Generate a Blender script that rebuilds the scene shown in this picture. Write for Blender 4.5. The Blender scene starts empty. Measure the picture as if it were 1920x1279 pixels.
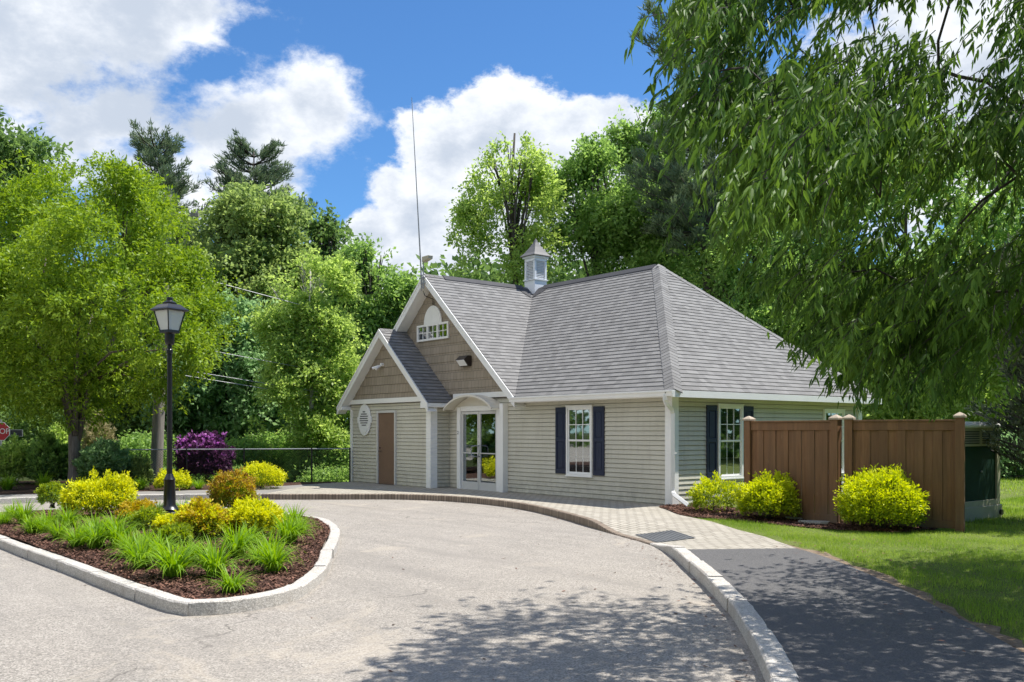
import bpy, bmesh, math, random
import numpy as np
from mathutils import Vector, Matrix
from mathutils.geometry import delaunay_2d_cdt

D = bpy.data
scene = bpy.context.scene
COL = scene.collection
R = math.radians

# ------------------------------------------------------------------ camera
FPX = 1725.0; HOR = 808.0; PHI = R(51.0)
CAM = np.array([12.66, -14.50, 1.67])
RV = np.array([math.cos(PHI), math.sin(PHI), 0.0])
WV = np.array([-math.sin(PHI), math.cos(PHI), 0.0])
UP = np.array([0, 0, 1.0])
cam = D.objects.new('camera', D.cameras.new('camera'))
COL.objects.link(cam)
cam.location = CAM
cam.rotation_euler = (R(90), 0, PHI)
cam.data.sensor_width = 36
cam.data.lens = 36 * FPX / 1920
cam.data.shift_y = (HOR - 639.5) / 1920
cam.data.clip_end = 2000
scene.camera = cam

# ------------------------------------------------------------------ sun and sky
SUN = Vector((0.22, 0.42, 1.0)).normalized()
sl = D.lights.new('sun', 'SUN'); sl.energy = 4.6; sl.angle = R(0.5); sl.color = (1.0, 0.955, 0.88)
so = D.objects.new('sun', sl); COL.objects.link(so)
so.location = (0, 0, 30); so.rotation_euler = SUN.to_track_quat('Z', 'Y').to_euler()
scene.view_settings.view_transform = 'Standard'
scene.view_settings.look = 'None'
scene.view_settings.exposure = 0.63
scene.view_settings.gamma = 1.0
world = D.worlds.new('World'); scene.world = world; world.use_nodes = True


def make_world():
    nt = world.node_tree; N = nt.nodes; L = nt.links
    N.clear()
    out = N.new('ShaderNodeOutputWorld')
    sky = N.new('ShaderNodeTexSky'); sky.sky_type = 'NISHITA'; sky.sun_disc = False
    sky.sun_elevation = math.asin(SUN.z)
    sky.sun_rotation = math.atan2(SUN.x, SUN.y)
    sky.air_density = 1.0; sky.dust_density = 0.15; sky.ozone_density = 3.5
    bg = N.new('ShaderNodeBackground'); bg.inputs[1].default_value = 0.085
    tint = N.new('ShaderNodeMix'); tint.data_type = 'RGBA'; tint.blend_type = 'MULTIPLY'; tint.inputs['Factor'].default_value = 1
    tint.inputs['B'].default_value = (0.60, 0.95, 1.25, 1)
    L.new(sky.outputs[0], tint.inputs['A']); L.new(tint.outputs['Result'], bg.inputs[0])
    tc = N.new('ShaderNodeTexCoord')
    sep = N.new('ShaderNodeSeparateXYZ'); L.new(tc.outputs['Generated'], sep.inputs[0])

    def m(op, a, b=None, c=None, clamp=False):
        n = N.new('ShaderNodeMath'); n.operation = op; n.use_clamp = clamp
        for i, v in enumerate((a, b, c)):
            if v is None: continue
            if isinstance(v, (int, float)): n.inputs[i].default_value = v
            else: L.new(v, n.inputs[i])
        return n.outputs[0]
    az = m('ARCTAN2', sep.outputs[0], sep.outputs[1])
    el = m('ARCSINE', sep.outputs[2])
    comb = N.new('ShaderNodeCombineXYZ'); L.new(az, comb.inputs[0]); L.new(el, comb.inputs[1])

    def noise(scale, detail, rough, off=(0, 0, 0), squash=1.6):
        mp = N.new('ShaderNodeMapping'); mp.inputs['Location'].default_value = off
        mp.inputs['Scale'].default_value = (1, 1, squash)
        L.new(tc.outputs['Generated'], mp.inputs[0])
        n = N.new('ShaderNodeTexNoise'); n.inputs['Scale'].default_value = scale
        n.inputs['Detail'].default_value = detail; n.inputs['Roughness'].default_value = rough
        L.new(mp.outputs[0], n.inputs['Vector'])
        return n.outputs[0]
    # cloud banks: (azimuth, elevation, half widths) in degrees, seen from the ground
    left = [(0, 60, 330, 210), (240, 20, 270, 130), (440, 250, 210, 120), (200, 230, 260, 110), (110, 330, 260, 80),
            (480, 345, 100, 70), (-400, 150, 300, 300), (570, 190, 90, 70), (330, 370, 80, 70)]
    right = [(945, 250, 165, 105), (830, 290, 100, 110), (1120, 262, 150, 88), (780, 390, 100, 95), (1000, 420, 250, 150),
             (700, 440, 70, 55), (900, 540, 300, 100), (1330, 300, 260, 140), (1800, 200, 480, 260), (640, 500, 120, 60)]

    def bank(blobs, off=(0, 0)):
        cur = None
        for (px, py, rx, ry) in blobs:
            tx = (px - 960) / FPX; ty = -(py - HOR) / FPX
            a0 = -PHI + math.atan(tx) ; e0 = math.atan(ty / math.sqrt(1 + tx * tx))
            n1 = N.new('ShaderNodeVectorMath'); n1.operation = 'SUBTRACT'; L.new(comb.outputs[0], n1.inputs[0])
            n1.inputs[1].default_value = (a0 + off[0], e0 + off[1], 0)
            n2 = N.new('ShaderNodeVectorMath'); n2.operation = 'MULTIPLY'; L.new(n1.outputs[0], n2.inputs[0])
            k = 1 + tx * tx
            n2.inputs[1].default_value = (k * FPX / rx, math.sqrt(k + ty * ty) * FPX / ry, 0)
            n3 = N.new('ShaderNodeVectorMath'); n3.operation = 'LENGTH'; L.new(n2.outputs[0], n3.inputs[0])
            f = m('SUBTRACT', 1.0, n3.outputs['Value'])
            cur = f if cur is None else m('SMOOTH_MAX', cur, f, 0.25)
        return cur
    nz = noise(6.0, 9, 0.62); nz2 = noise(17.0, 8, 0.65, (3, 1, 2)); nz3 = noise(9.0, 7, 0.6, (7, 5, 1))
    hole = m('MULTIPLY', m('MAXIMUM', bank([(390, 118, 105, 45), (255, 268, 120, 30), (470, 60, 90, 40)]), 0.0), -0.9)
    fl = m('ADD', bank(left), hole)
    fr = bank(right)
    nzc = m('SUBTRACT', nz, 0.5); nzd = m('SUBTRACT', nz2, 0.5)
    fl2 = m('ADD', m('MULTIPLY_ADD', nzc, 3.3, fl), m('MULTIPLY', nzd, 1.9))
    fr2 = m('ADD', m('MULTIPLY_ADD', nzc, 1.3, fr), m('MULTIPLY', nzd, 1.1))

    def ramp(v, a, b):
        n = N.new('ShaderNodeMapRange'); n.interpolation_type = 'SMOOTHSTEP'
        L.new(v, n.inputs[0]); n.inputs[1].default_value = a; n.inputs[2].default_value = b
        return n.outputs[0]
    ml = ramp(fl2, -0.20, 0.62); mr = ramp(fr2, -0.03, 0.22)
    # bright broken cloud added behind the camera to fill the shaded front walls
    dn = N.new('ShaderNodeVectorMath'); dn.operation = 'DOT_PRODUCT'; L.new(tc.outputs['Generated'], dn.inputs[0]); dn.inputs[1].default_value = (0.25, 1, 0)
    fill_cloud = m('MULTIPLY', ramp(noise(2.2, 8, 0.6, (2, 9, 4)), 0.44, 0.56), m('MULTIPLY', ramp(m('MULTIPLY', dn.outputs['Value'], -1), 0.15, 0.4), 0.9))
    mask = m('MAXIMUM', ml, mr)
    above = ramp(sep.outputs[2], 0.0, 0.05)
    mask = m('MULTIPLY', mask, above)
    # cloud tone: thin rims and tops bright, thick undersides greyer
    sh = m('ADD', m('MULTIPLY', m('SUBTRACT', nz3, 0.5), 2.2), m('MULTIPLY', m('MAXIMUM', fl, fr), 0.55))
    sh = m('ADD', sh, m('MULTIPLY', nzd, 1.0))
    tone = ramp(sh, -0.15, 0.75)
    mix = N.new('ShaderNodeMix'); mix.data_type = 'RGBA'; L.new(tone, mix.inputs['Factor'])
    mix.inputs['A'].default_value = (0.70, 0.72, 0.75, 1)
    mix.inputs['B'].default_value = (0.40, 0.45, 0.53, 1)
    bg2 = N.new('ShaderNodeBackground'); L.new(mix.outputs['Result'], bg2.inputs[0]); bg2.inputs[1].default_value = 1.0
    ms = N.new('ShaderNodeMixShader'); L.new(mask, ms.inputs[0]); L.new(bg.outputs[0], ms.inputs[1]); L.new(bg2.outputs[0], ms.inputs[2])
    bg3 = N.new('ShaderNodeBackground'); bg3.inputs[0].default_value = (1.0, 0.97, 0.93, 1); bg3.inputs[1].default_value = 1.35  # warm white glow of the added, unseen fill cloud
    ms2 = N.new('ShaderNodeMixShader'); L.new(m('MULTIPLY', fill_cloud, above), ms2.inputs[0]); L.new(ms.outputs[0], ms2.inputs[1]); L.new(bg3.outputs[0], ms2.inputs[2])
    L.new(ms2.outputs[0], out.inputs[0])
    world.cycles.sampling_method = 'MANUAL'; world.cycles.sample_map_resolution = 512


make_world()
scene.cycles.max_bounces = 12; scene.cycles.transparent_max_bounces = 6
scene.cycles.diffuse_bounces = 8; scene.cycles.transmission_bounces = 8; scene.cycles.glossy_bounces = 3

# ------------------------------------------------------------------ helpers


def at(px, py, z):
    """point at depth z metres in front of the camera seen at photo pixel px, py"""
    return CAM + (WV + RV * (px - 960) / FPX - UP * (py - HOR) / FPX) * z


def gp(px, py, h=0.0):
    d = WV + RV * (px - 960) / FPX - UP * (py - HOR) / FPX
    return CAM + d * (h - CAM[2]) / d[2]


def tag(o, label=None, cat=None, group=None, kind=None):
    if label: o['label'] = label
    if cat: o['category'] = cat
    if group: o['group'] = group
    if kind: o['kind'] = kind
    return o


def empty(name, loc, label, cat, group=None, rz=0):
    o = D.objects.new(name, None); COL.objects.link(o); o.location = loc; o.rotation_euler = (0, 0, rz)
    o.empty_display_size = 0.2
    return tag(o, label, cat, group)


class MB:
    def __init__(s): s.v = []; s.f = []; s.uv = []; s.smooth = False; s.hasuv = False

    def face(s, pts, uv=None):
        i = len(s.v); s.v += [tuple(p) for p in pts]; s.f.append(tuple(range(i, i + len(pts))))
        s.uv += list(uv) if uv else [(0, 0)] * len(pts)
        if uv: s.hasuv = True

    def box(s, x0, x1, y0, y1, z0, z1):
        s.obox(((x0 + x1) / 2, (y0 + y1) / 2, (z0 + z1) / 2), (abs(x1 - x0), abs(y1 - y0), abs(z1 - z0)))

    def obox(s, c, size, ax=(1, 0, 0), ay=(0, 1, 0), az=(0, 0, 1)):
        c = Vector(c); ax = Vector(ax).normalized() * size[0] / 2; ay = Vector(ay).normalized() * size[1] / 2; az = Vector(az).normalized() * size[2] / 2
        P = [c + ax * a + ay * b + az * d for d in (-1, 1) for b in (-1, 1) for a in (-1, 1)]
        for q in ((0, 2, 3, 1), (4, 5, 7, 6), (0, 1, 5, 4), (2, 6, 7, 3), (0, 4, 6, 2), (1, 3, 7, 5)):
            s.face([P[k] for k in q])

    def bar(s, a, b, w, t, up=(0, 0, 1)):
        """board from a to b: width w along up-ish, thickness t across"""
        a = Vector(a); b = Vector(b); d = (b - a); n = d.normalized(); u = Vector(up); sd = n.cross(u).normalized(); u2 = sd.cross(n).normalized()
        s.obox((a + b) / 2, (d.length, t, w), n, sd, u2)

    def prism(s, pts, ext):
        """closed polygon pts (3D) extruded by vector ext"""
        e = Vector(ext); P = [Vector(p) for p in pts]; Q = [p + e for p in P]
        s.face(P[::-1]); s.face(Q)
        n = len(P)
        for i in range(n):
            j = (i + 1) % n; s.face([P[i], P[j], Q[j], Q[i]])

    def tube(s, path, rad, n=8, caps=True):
        P = [Vector(p) for p in path]
        if not isinstance(rad, (list, tuple)): rad = [rad] * len(P)
        rings = []; ref = Vector((0, 0, 1))
        for i, p in enumerate(P):
            d = (P[min(i + 1, len(P) - 1)] - P[max(i - 1, 0)])
            d = d.normalized() if d.length > 1e-9 else Vector((0, 0, 1))
            if abs(d.dot(ref)) > 0.95: ref = Vector((1, 0, 0)) if abs(d.x) < 0.9 else Vector((0, 1, 0))
            a = d.cross(ref).normalized(); b = d.cross(a).normalized()
            ref = a.cross(d) if a.cross(d).length > 0 else ref
            rings.append([p + (a * math.cos(2 * math.pi * k / n) + b * math.sin(2 * math.pi * k / n)) * rad[i] for k in range(n)])
        base = len(s.v)
        for r_ in rings: s.v += [tuple(q) for q in r_]
        for i in range(len(P) - 1):
            for k in range(n):
                k2 = (k + 1) % n
                s.f.append((base + i * n + k, base + i * n + k2, base + (i + 1) * n + k2, base + (i + 1) * n + k)); s.uv += [(0, 0)] * 4
        if caps:
            s.f.append(tuple(base + k for k in range(n))[::-1]); s.uv += [(0, 0)] * n
            s.f.append(tuple(base + (len(P) - 1) * n + k for k in range(n))); s.uv += [(0, 0)] * n

    def lathe(s, prof, c=(0, 0, 0), n=20, sides_rot=0.0):
        base = len(s.v)
        for (r_, z) in prof:
            for k in range(n):
                a = 2 * math.pi * k / n + sides_rot
                s.v.append((c[0] + r_ * math.cos(a), c[1] + r_ * math.sin(a), c[2] + z))
        for i in range(len(prof) - 1):
            for k in range(n):
                k2 = (k + 1) % n
                s.f.append((base + i * n + k, base + i * n + k2, base + (i + 1) * n + k2, base + (i + 1) * n + k)); s.uv += [(0, 0)] * 4
        s.f.append(tuple(base + k for k in range(n))[::-1]); s.uv += [(0, 0)] * n
        s.f.append(tuple(base + (len(prof) - 1) * n + k for k in range(n))); s.uv += [(0, 0)] * n

    def build(s, name, mat, parent=None, smooth=None, bevel=0.0, fix=True, origin=None):
        me = D.meshes.new(name)
        vs = s.v
        if origin is not None: vs = [(p[0] - origin[0], p[1] - origin[1], p[2] - origin[2]) for p in s.v]
        me.from_pydata(vs, [], s.f)
        if s.hasuv:
            uvl = me.uv_layers.new(name='UVMap'); uvl.data.foreach_set('uv', np.array(s.uv, dtype=np.float32).ravel())
        mats = mat if isinstance(mat, (list, tuple)) else [mat]
        for m_ in mats: me.materials.append(m_)
        if not s.hasuv:
            bm = bmesh.new(); bm.from_mesh(me); bmesh.ops.remove_doubles(bm, verts=bm.verts, dist=1e-5)
            if fix: bmesh.ops.recalc_face_normals(bm, faces=bm.faces)
            bm.to_mesh(me); bm.free()
        if smooth: me.polygons.foreach_set('use_smooth', [True] * len(me.polygons))
        if smooth == 'auto':
            me.polygons.foreach_set('use_smooth', [True] * len(me.polygons))
            bm = bmesh.new(); bm.from_mesh(me)
            for e in bm.edges:
                if len(e.link_faces) == 2 and e.calc_face_angle(0) > 0.6: e.smooth = False
            bm.to_mesh(me); bm.free()
        o = D.objects.new(name, me); COL.objects.link(o)
        if origin is not None: o.location = origin
        if parent is not None:
            o.parent = parent
            if origin is None: o.matrix_parent_inverse = Matrix.Identity(4)
        if bevel:
            b = o.modifiers.new('bevel', 'BEVEL'); b.width = bevel; b.segments = 2; b.limit_method = 'ANGLE'
        return o


def npmesh(name, V, nper, mats, parent=None, tint=None, matidx=None, smooth=False):
    """V: (N, nper, 3) polygons"""
    V = np.asarray(V, dtype=np.float32); N = V.shape[0]
    me = D.meshes.new(name)
    me.vertices.add(N * nper); me.vertices.foreach_set('co', V.ravel())
    me.loops.add(N * nper); me.loops.foreach_set('vertex_index', np.arange(N * nper, dtype=np.int32))
    me.polygons.add(N); me.polygons.foreach_set('loop_start', np.arange(0, N * nper, nper, dtype=np.int32))
    if smooth: me.polygons.foreach_set('use_smooth', np.ones(N, dtype=bool))
    me.update(calc_edges=True)
    if tint is not None:
        a = me.attributes.new('tint', 'FLOAT', 'FACE'); a.data.foreach_set('value', np.asarray(tint, dtype=np.float32))
    for m_ in (mats if isinstance(mats, (list, tuple)) else [mats]): me.materials.append(m_)
    if matidx is not None: me.polygons.foreach_set('material_index', np.asarray(matidx, dtype=np.int32))
    o = D.objects.new(name, me); COL.objects.link(o)
    if parent is not None: o.parent = parent
    return o


def copy_tree(o, parent=None):
    c = o.copy(); COL.objects.link(c)
    if parent is not None: c.parent = parent
    for ch in list(o.children): copy_tree(ch, c)
    return c


def catmull(pts, step=0.15, closed=False):
    P = [np.array(p, float) for p in pts]; n = len(P); out = []
    rng = range(n) if closed else range(n - 1)
    for i in rng:
        p0 = P[(i - 1) % n] if closed else P[max(i - 1, 0)]; p1 = P[i]; p2 = P[(i + 1) % n]
        p3 = P[(i + 2) % n] if closed else P[min(i + 2, n - 1)]
        k = max(2, int(np.linalg.norm(p2 - p1) / step))
        for t in np.arange(k) / k:
            out.append(0.5 * ((2 * p1) + (-p0 + p2) * t + (2 * p0 - 5 * p1 + 4 * p2 - p3) * t * t + (-p0 + 3 * p1 - 3 * p2 + p3) * t ** 3))
    if not closed: out.append(P[-1])
    return [o[:2] for o in out]


def inpoly(X, Y, poly):
    ins = np.zeros(X.shape, bool); n = len(poly)
    for i in range(n):
        x0, y0 = poly[i][0], poly[i][1]; x1, y1 = poly[(i + 1) % n][0], poly[(i + 1) % n][1]
        c = ((y0 > Y) != (y1 > Y))
        with np.errstate(divide='ignore', invalid='ignore'):
            xi = (x1 - x0) * (Y - y0) / (y1 - y0 + 1e-12) + x0
        ins ^= c & (X < xi)
    return ins


def sheet(name, poly, zf, mat, step=0.4, kind='structure', label=None, cat=None, drop=0.0):
    """ground sheet over a polygon, height zf(x, y)"""
    poly = [(float(p[0]), float(p[1])) for p in poly]
    xs = [p[0] for p in poly]; ys = [p[1] for p in poly]
    gx, gy = np.meshgrid(np.arange(min(xs), max(xs), step) + step / 3, np.arange(min(ys), max(ys), step) + step / 3)
    gx = gx.ravel(); gy = gy.ravel(); ins = inpoly(gx, gy, poly)
    verts = [Vector(p) for p in poly] + [Vector((a, b)) for a, b in zip(gx[ins], gy[ins])]
    n = len(poly)
    r = delaunay_2d_cdt(verts, [(i, (i + 1) % n) for i in range(n)], [], 1, 1e-5)
    V = [(v.x, v.y, zf(v.x, v.y)) for v in r[0]]
    me = D.meshes.new(name); me.from_pydata(V, [], r[2]); me.materials.append(mat)
    bm = bmesh.new(); bm.from_mesh(me); bmesh.ops.recalc_face_normals(bm, faces=bm.faces)
    if sum(f.normal.z for f in bm.faces) < 0: bmesh.ops.reverse_faces(bm, faces=bm.faces)
    bm.to_mesh(me); bm.free()
    me.polygons.foreach_set('use_smooth', [True] * len(me.polygons))
    o = D.objects.new(name, me); COL.objects.link(o)
    return tag(o, label, cat, kind=kind)


# ------------------------------------------------------------------ materials
class NT:
    def __init__(s, name):
        s.m = D.materials.new(name); s.m.use_nodes = True; s.t = s.m.node_tree
        s.N = s.t.nodes; s.L = s.t.links; s.b = s.N['Principled BSDF']; s.out = s.N['Material Output']

    def n(s, typ, **kw):
        x = s.N.new(typ)
        for k, v in kw.items():
            if k in x.inputs: s.set(x.inputs[k], v)
            else: setattr(x, k, v)
        return x

    def set(s, inp, v):
        if hasattr(v, 'links') or isinstance(v, bpy.types.NodeSocket): s.L.new(v, inp)
        else: inp.default_value = v

    def coord(s, kind='Object', scale=(1, 1, 1), rot=(0, 0, 0)):
        tc = s.n('ShaderNodeTexCoord'); mp = s.n('ShaderNodeMapping'); s.L.new(tc.outputs[kind], mp.inputs[0])
        mp.inputs['Scale'].default_value = scale; mp.inputs['Rotation'].default_value = rot
        return mp.outputs[0]

    def noise(s, vec, scale, detail=4, rough=0.55, dist=0.0):
        x = s.n('ShaderNodeTexNoise'); s.L.new(vec, x.inputs['Vector'])
        x.inputs['Scale'].default_value = scale; x.inputs['Detail'].default_value = detail; x.inputs['Roughness'].default_value = rough
        x.inputs['Distortion'].default_value = dist
        return x.outputs[0]

    def voro(s, vec, scale, feature='F1', out='Distance'):
        x = s.n('ShaderNodeTexVoronoi'); x.feature = feature; s.L.new(vec, x.inputs['Vector']); x.inputs['Scale'].default_value = scale
        return x.outputs[out]

    def rng(s, v, a, b, c=0.0, d=1.0):
        x = s.n('ShaderNodeMapRange'); s.L.new(v, x.inputs[0])
        for i, q in enumerate((a, b, c, d)): x.inputs[i + 1].default_value = q
        return x.outputs[0]

    def mix(s, f, a, b, mode='MIX'):
        x = s.n('ShaderNodeMix'); x.data_type = 'RGBA'; x.blend_type = mode
        s.set(x.inputs['Factor'], f)
        for nm, v in (('A', a), ('B', b)):
            if isinstance(v, (tuple, list)): x.inputs[nm].default_value = (v[0], v[1], v[2], 1)
            elif isinstance(v, (int, float)): x.inputs[nm].default_value = (v, v, v, 1)
            else: s.L.new(v, x.inputs[nm])
        return x.outputs['Result']

    def math(s, op, a, b=0.0):
        x = s.n('ShaderNodeMath'); x.operation = op
        s.set(x.inputs[0], a); s.set(x.inputs[1], b)
        return x.outputs[0]

    def bump(s, h, strength=0.3, dist=0.01):
        x = s.n('ShaderNodeBump'); s.L.new(h, x.inputs['Height']); x.inputs['Strength'].default_value = strength; x.inputs['Distance'].default_value = dist
        s.L.new(x.outputs[0], s.b.inputs['Normal']); return x

    def fin(s, col=None, rough=0.6, metal=0.0, spec=0.5):
        if col is not None:
            if isinstance(col, (tuple, list)): s.b.inputs['Base Color'].default_value = (col[0], col[1], col[2], 1)
            else: s.L.new(col, s.b.inputs['Base Color'])
        s.set(s.b.inputs['Roughness'], rough); s.b.inputs['Metallic'].default_value = metal
        s.b.inputs['Specular IOR Level'].default_value = spec
        return s.m


def paint(name, col, rough=0.5, var=0.12, spec=0.4, metal=0.0, streak=False):
    t = NT(name); c = t.coord('Object')
    a = t.noise(c, 1.3, 5, 0.6); b = t.noise(t.coord('Object', (18, 18, 1.5)) if streak else c, 6 if streak else 22, 4, 0.6)
    f = t.mix(t.rng(a, 0.3, 0.7), tuple(x * (1 - var) for x in col), tuple(min(1, x * (1 + var * 0.6)) for x in col))
    f = t.mix(t.rng(b, 0.45, 0.75, 0, 0.5), f, tuple(x * (1 - var * 1.6) for x in col))
    t.bump(b, 0.08, 0.004)
    return t.fin(f, rough, metal, spec)


def leafmat(name, a, b, trans=0.4, rough=0.5, big=0.0):
    t = NT(name)
    at_ = t.n('ShaderNodeAttribute'); at_.attribute_name = 'tint'
    col = t.mix(at_.outputs['Fac'], a, b)
    t.fin(col, rough, 0, 0.18)
    tr = t.n('ShaderNodeBsdfTranslucent')
    hs = t.n('ShaderNodeHueSaturation'); hs.inputs['Value'].default_value = 1.45; hs.inputs['Saturation'].default_value = 1.1; hs.inputs['Hue'].default_value = 0.49
    t.L.new(col, hs.inputs['Color']); t.L.new(hs.outputs[0], tr.inputs[0])
    ms = t.n('ShaderNodeMixShader'); ms.inputs[0].default_value = trans
    t.L.new(t.b.outputs[0], ms.inputs[1]); t.L.new(tr.outputs[0], ms.inputs[2]); t.L.new(ms.outputs[0], t.out.inputs[0])
    return t.m


M = {}


def mats():
    # asphalt of the drive: pale aggregate, sealed cracks, stains
    t = NT('asphalt_pale'); c = t.coord('Object')
    v = t.voro(c, 88, 'F1', 'Color'); bw = t.n('ShaderNodeRGBToBW'); t.L.new(v, bw.inputs[0])
    big = t.noise(c, 0.35, 5, 0.6); mid = t.noise(c, 2.2, 5, 0.65); fine = t.noise(c, 160, 2, 0.7)
    col = t.mix(t.rng(bw.outputs[0], 0.1, 0.9), (0.12, 0.109, 0.096), (0.51, 0.465, 0.405))
    col = t.mix(t.rng(mid, 0.35, 0.7, 0, 0.35), col, (0.2, 0.18, 0.155))
    col = t.mix(t.rng(big, 0.35, 0.65, 0, 0.3), col, (0.36, 0.325, 0.285))
    trk = t.noise(t.coord('Object', (0.22, 1.3, 1), (0, 0, R(-24))), 1.4, 5, 0.6)
    col = t.mix(t.rng(trk, 0.46, 0.70, 0, 0.45), col, (0.20, 0.185, 0.165))
    st = t.noise(c, 0.55, 7, 0.75, 1.2)
    col = t.mix(t.rng(st, 0.58, 0.66, 0, 0.42), col, (0.46, 0.40, 0.32))
    dots = t.voro(c, 1.1, 'F1', 'Distance')
    col = t.mix(t.rng(dots, 0.018, 0.03, 0.55, 0), col, (0.05, 0.045, 0.04))
    wv = t.n('ShaderNodeTexVoronoi'); wv.feature = 'DISTANCE_TO_EDGE'; wv.inputs['Scale'].default_value = 0.21
    nv = t.n('ShaderNodeTexNoise'); nv.inputs['Scale'].default_value = 1.6; nv.inputs['Detail'].default_value = 6; t.L.new(c, nv.inputs['Vector'])
    dv = t.n('ShaderNodeMix'); dv.data_type = 'VECTOR'; dv.inputs['Factor'].default_value = 0.45
    t.L.new(c, dv.inputs['A']); t.L.new(nv.outputs['Color'], dv.inputs['B']); t.L.new(dv.outputs['Result'], wv.inputs['Vector'])
    brk = t.rng(t.noise(c, 0.9, 4, 0.6), 0.46, 0.56)
    crack = t.math('MULTIPLY', t.rng(wv.outputs['Distance'], 0.0007, 0.0022, 0.5, 0), brk)
    col = t.mix(crack, col, (0.045, 0.04, 0.035))
    t.bump(t.math('ADD', bw.outputs[0], fine), 0.5, 0.006)
    M['road'] = t.fin(col, 0.85, 0, 0.3)
    # dark asphalt footpath
    t = NT('asphalt_dark'); c = t.coord('Object')
    v = t.voro(c, 130, 'F1', 'Color'); bw = t.n('ShaderNodeRGBToBW'); t.L.new(v, bw.inputs[0])
    big = t.noise(c, 0.8, 5, 0.65)
    col = t.mix(t.rng(bw.outputs[0], 0.1, 0.95), (0.055, 0.054, 0.056), (0.17, 0.165, 0.16))
    col = t.mix(t.rng(big, 0.35, 0.7, 0, 0.45), col, (0.13, 0.125, 0.125))
    t.bump(bw.outputs[0], 0.5, 0.006); M['path'] = t.fin(col, 0.85, 0, 0.3)
    # granite kerb
    t = NT('granite'); c = t.coord('Object')
    v = t.voro(c, 110, 'F1', 'Color'); bw = t.n('ShaderNodeRGBToBW'); t.L.new(v, bw.inputs[0])
    big = t.noise(c, 3.0, 6, 0.7); hz = t.noise(c, 14, 5, 0.7)
    col = t.mix(t.rng(bw.outputs[0], 0.2, 0.9), (0.36, 0.335, 0.30), (0.70, 0.66, 0.60))
    col = t.mix(t.rng(big, 0.48, 0.72, 0, 0.6), col, (0.34, 0.29, 0.235))
    col = t.mix(t.rng(hz, 0.6, 0.72, 0, 0.6), col, (0.2, 0.18, 0.16))
    t.bump(t.math('ADD', hz, bw.outputs[0]), 0.6, 0.012); M['granite'] = t.fin(col, 0.8)

    # pavers
    def brick(name, a, b, mortar, bw_, bh, rot, coordk='Object', mort=0.012, rough=0.8, scalez=(1, 1, 1), bumpd=0.01):
        t = NT(name); c = t.coord(coordk, scalez, rot)
        br = t.n('ShaderNodeTexBrick'); t.L.new(c, br.inputs['Vector'])
        br.inputs['Scale'].default_value = 1; br.inputs['Brick Width'].default_value = bw_; br.inputs['Row Height'].default_value = bh
        br.inputs['Mortar Size'].default_value = mort; br.inputs['Mortar Smooth'].default_value = 0.3; br.inputs['Bias'].default_value = 0
        br.inputs['Color1'].default_value = (*a, 1); br.inputs['Color2'].default_value = (*b, 1); br.inputs['Mortar'].default_value = (*mortar, 1)
        o = t.coord('Object')
        n1 = t.noise(o, 1.2, 5, 0.65); n2 = t.noise(o, 60, 3, 0.7)
        col = t.mix(t.rng(n1, 0.35, 0.7, 0, 0.3), br.outputs['Color'], tuple(x * 0.72 for x in a))
        col = t.mix(t.rng(n2, 0.4, 0.7, 0, 0.3), col, tuple(x * 0.6 for x in a))
        h = t.math('SUBTRACT', t.math('MULTIPLY', n2, 0.25), br.outputs['Fac'])
        t.bump(h, 0.6, bumpd)
        return t.fin(col, rough, 0, 0.3)
    M['paver'] = brick('concrete_pavers', (0.38, 0.345, 0.285), (0.50, 0.46, 0.385), (0.15, 0.135, 0.11), 0.22, 0.11, (0, 0, R(0)))
    M['brick'] = brick('kerb_brick', (0.21, 0.16, 0.12), (0.35, 0.28, 0.215), (0.12, 0.10, 0.08), 0.08, 0.5, (0, 0, 0), 'UV')
    # roof shingles (UV in metres: u along the course, v up the slope)
    t = NT('roof_shingles'); c = t.coord('UV')
    br = t.n('ShaderNodeTexBrick'); t.L.new(c, br.inputs['Vector'])
    br.inputs['Scale'].default_value = 1; br.inputs['Brick Width'].default_value = 0.17; br.inputs['Row Height'].default_value = 0.14
    br.inputs['Mortar Size'].default_value = 0.0; br.offset_frequency = 2; br.offset = 0.37; br.squash = 1.4; br.squash_frequency = 3
    br.inputs['Color1'].default_value = (0, 0, 0, 1); br.inputs['Color2'].default_value = (1, 1, 1, 1); br.inputs['Bias'].default_value = 0.1
    bw = t.n('ShaderNodeRGBToBW'); t.L.new(br.outputs['Color'], bw.inputs[0])
    col = t.mix(t.rng(bw.outputs[0], 0, 1), (0.178, 0.173, 0.167), (0.28, 0.274, 0.264))
    o = t.coord('Object'); n1 = t.noise(o, 0.7, 5, 0.6); n2 = t.noise(o, 90, 3, 0.7)
    n3 = t.noise(t.coord('UV', (5, 0.5, 1)), 1.2, 4, 0.6)
    col = t.mix(t.rng(n1, 0.35, 0.7, 0, 0.2), col, (0.24, 0.235, 0.23))
    col = t.mix(t.rng(n3, 0.5, 0.75, 0, 0.12), col, (0.17, 0.165, 0.16))
    col = t.mix(t.rng(n2, 0.35, 0.7, 0, 0.45), col, (0.12, 0.12, 0.12))
    t.bump(t.math('ADD', bw.outputs[0], n2), 0.6, 0.006); M['shingle'] = t.fin(col, 0.9, 0, 0.2)
    M['ridge'] = paint('ridge_vent', (0.06, 0.06, 0.065), 0.8, 0.2)
    # vinyl siding
    t = NT('vinyl_siding'); o = t.coord('Object'); n1 = t.noise(o, 0.8, 5, 0.6); n2 = t.noise(t.coord('Object', (1, 1, 0.15)), 9, 5, 0.6)
    n3 = t.noise(t.coord('Object', (3, 3, 90)), 1.5, 3, 0.5)
    sz = t.n('ShaderNodeSeparateXYZ'); t.L.new(o, sz.inputs[0])
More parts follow.
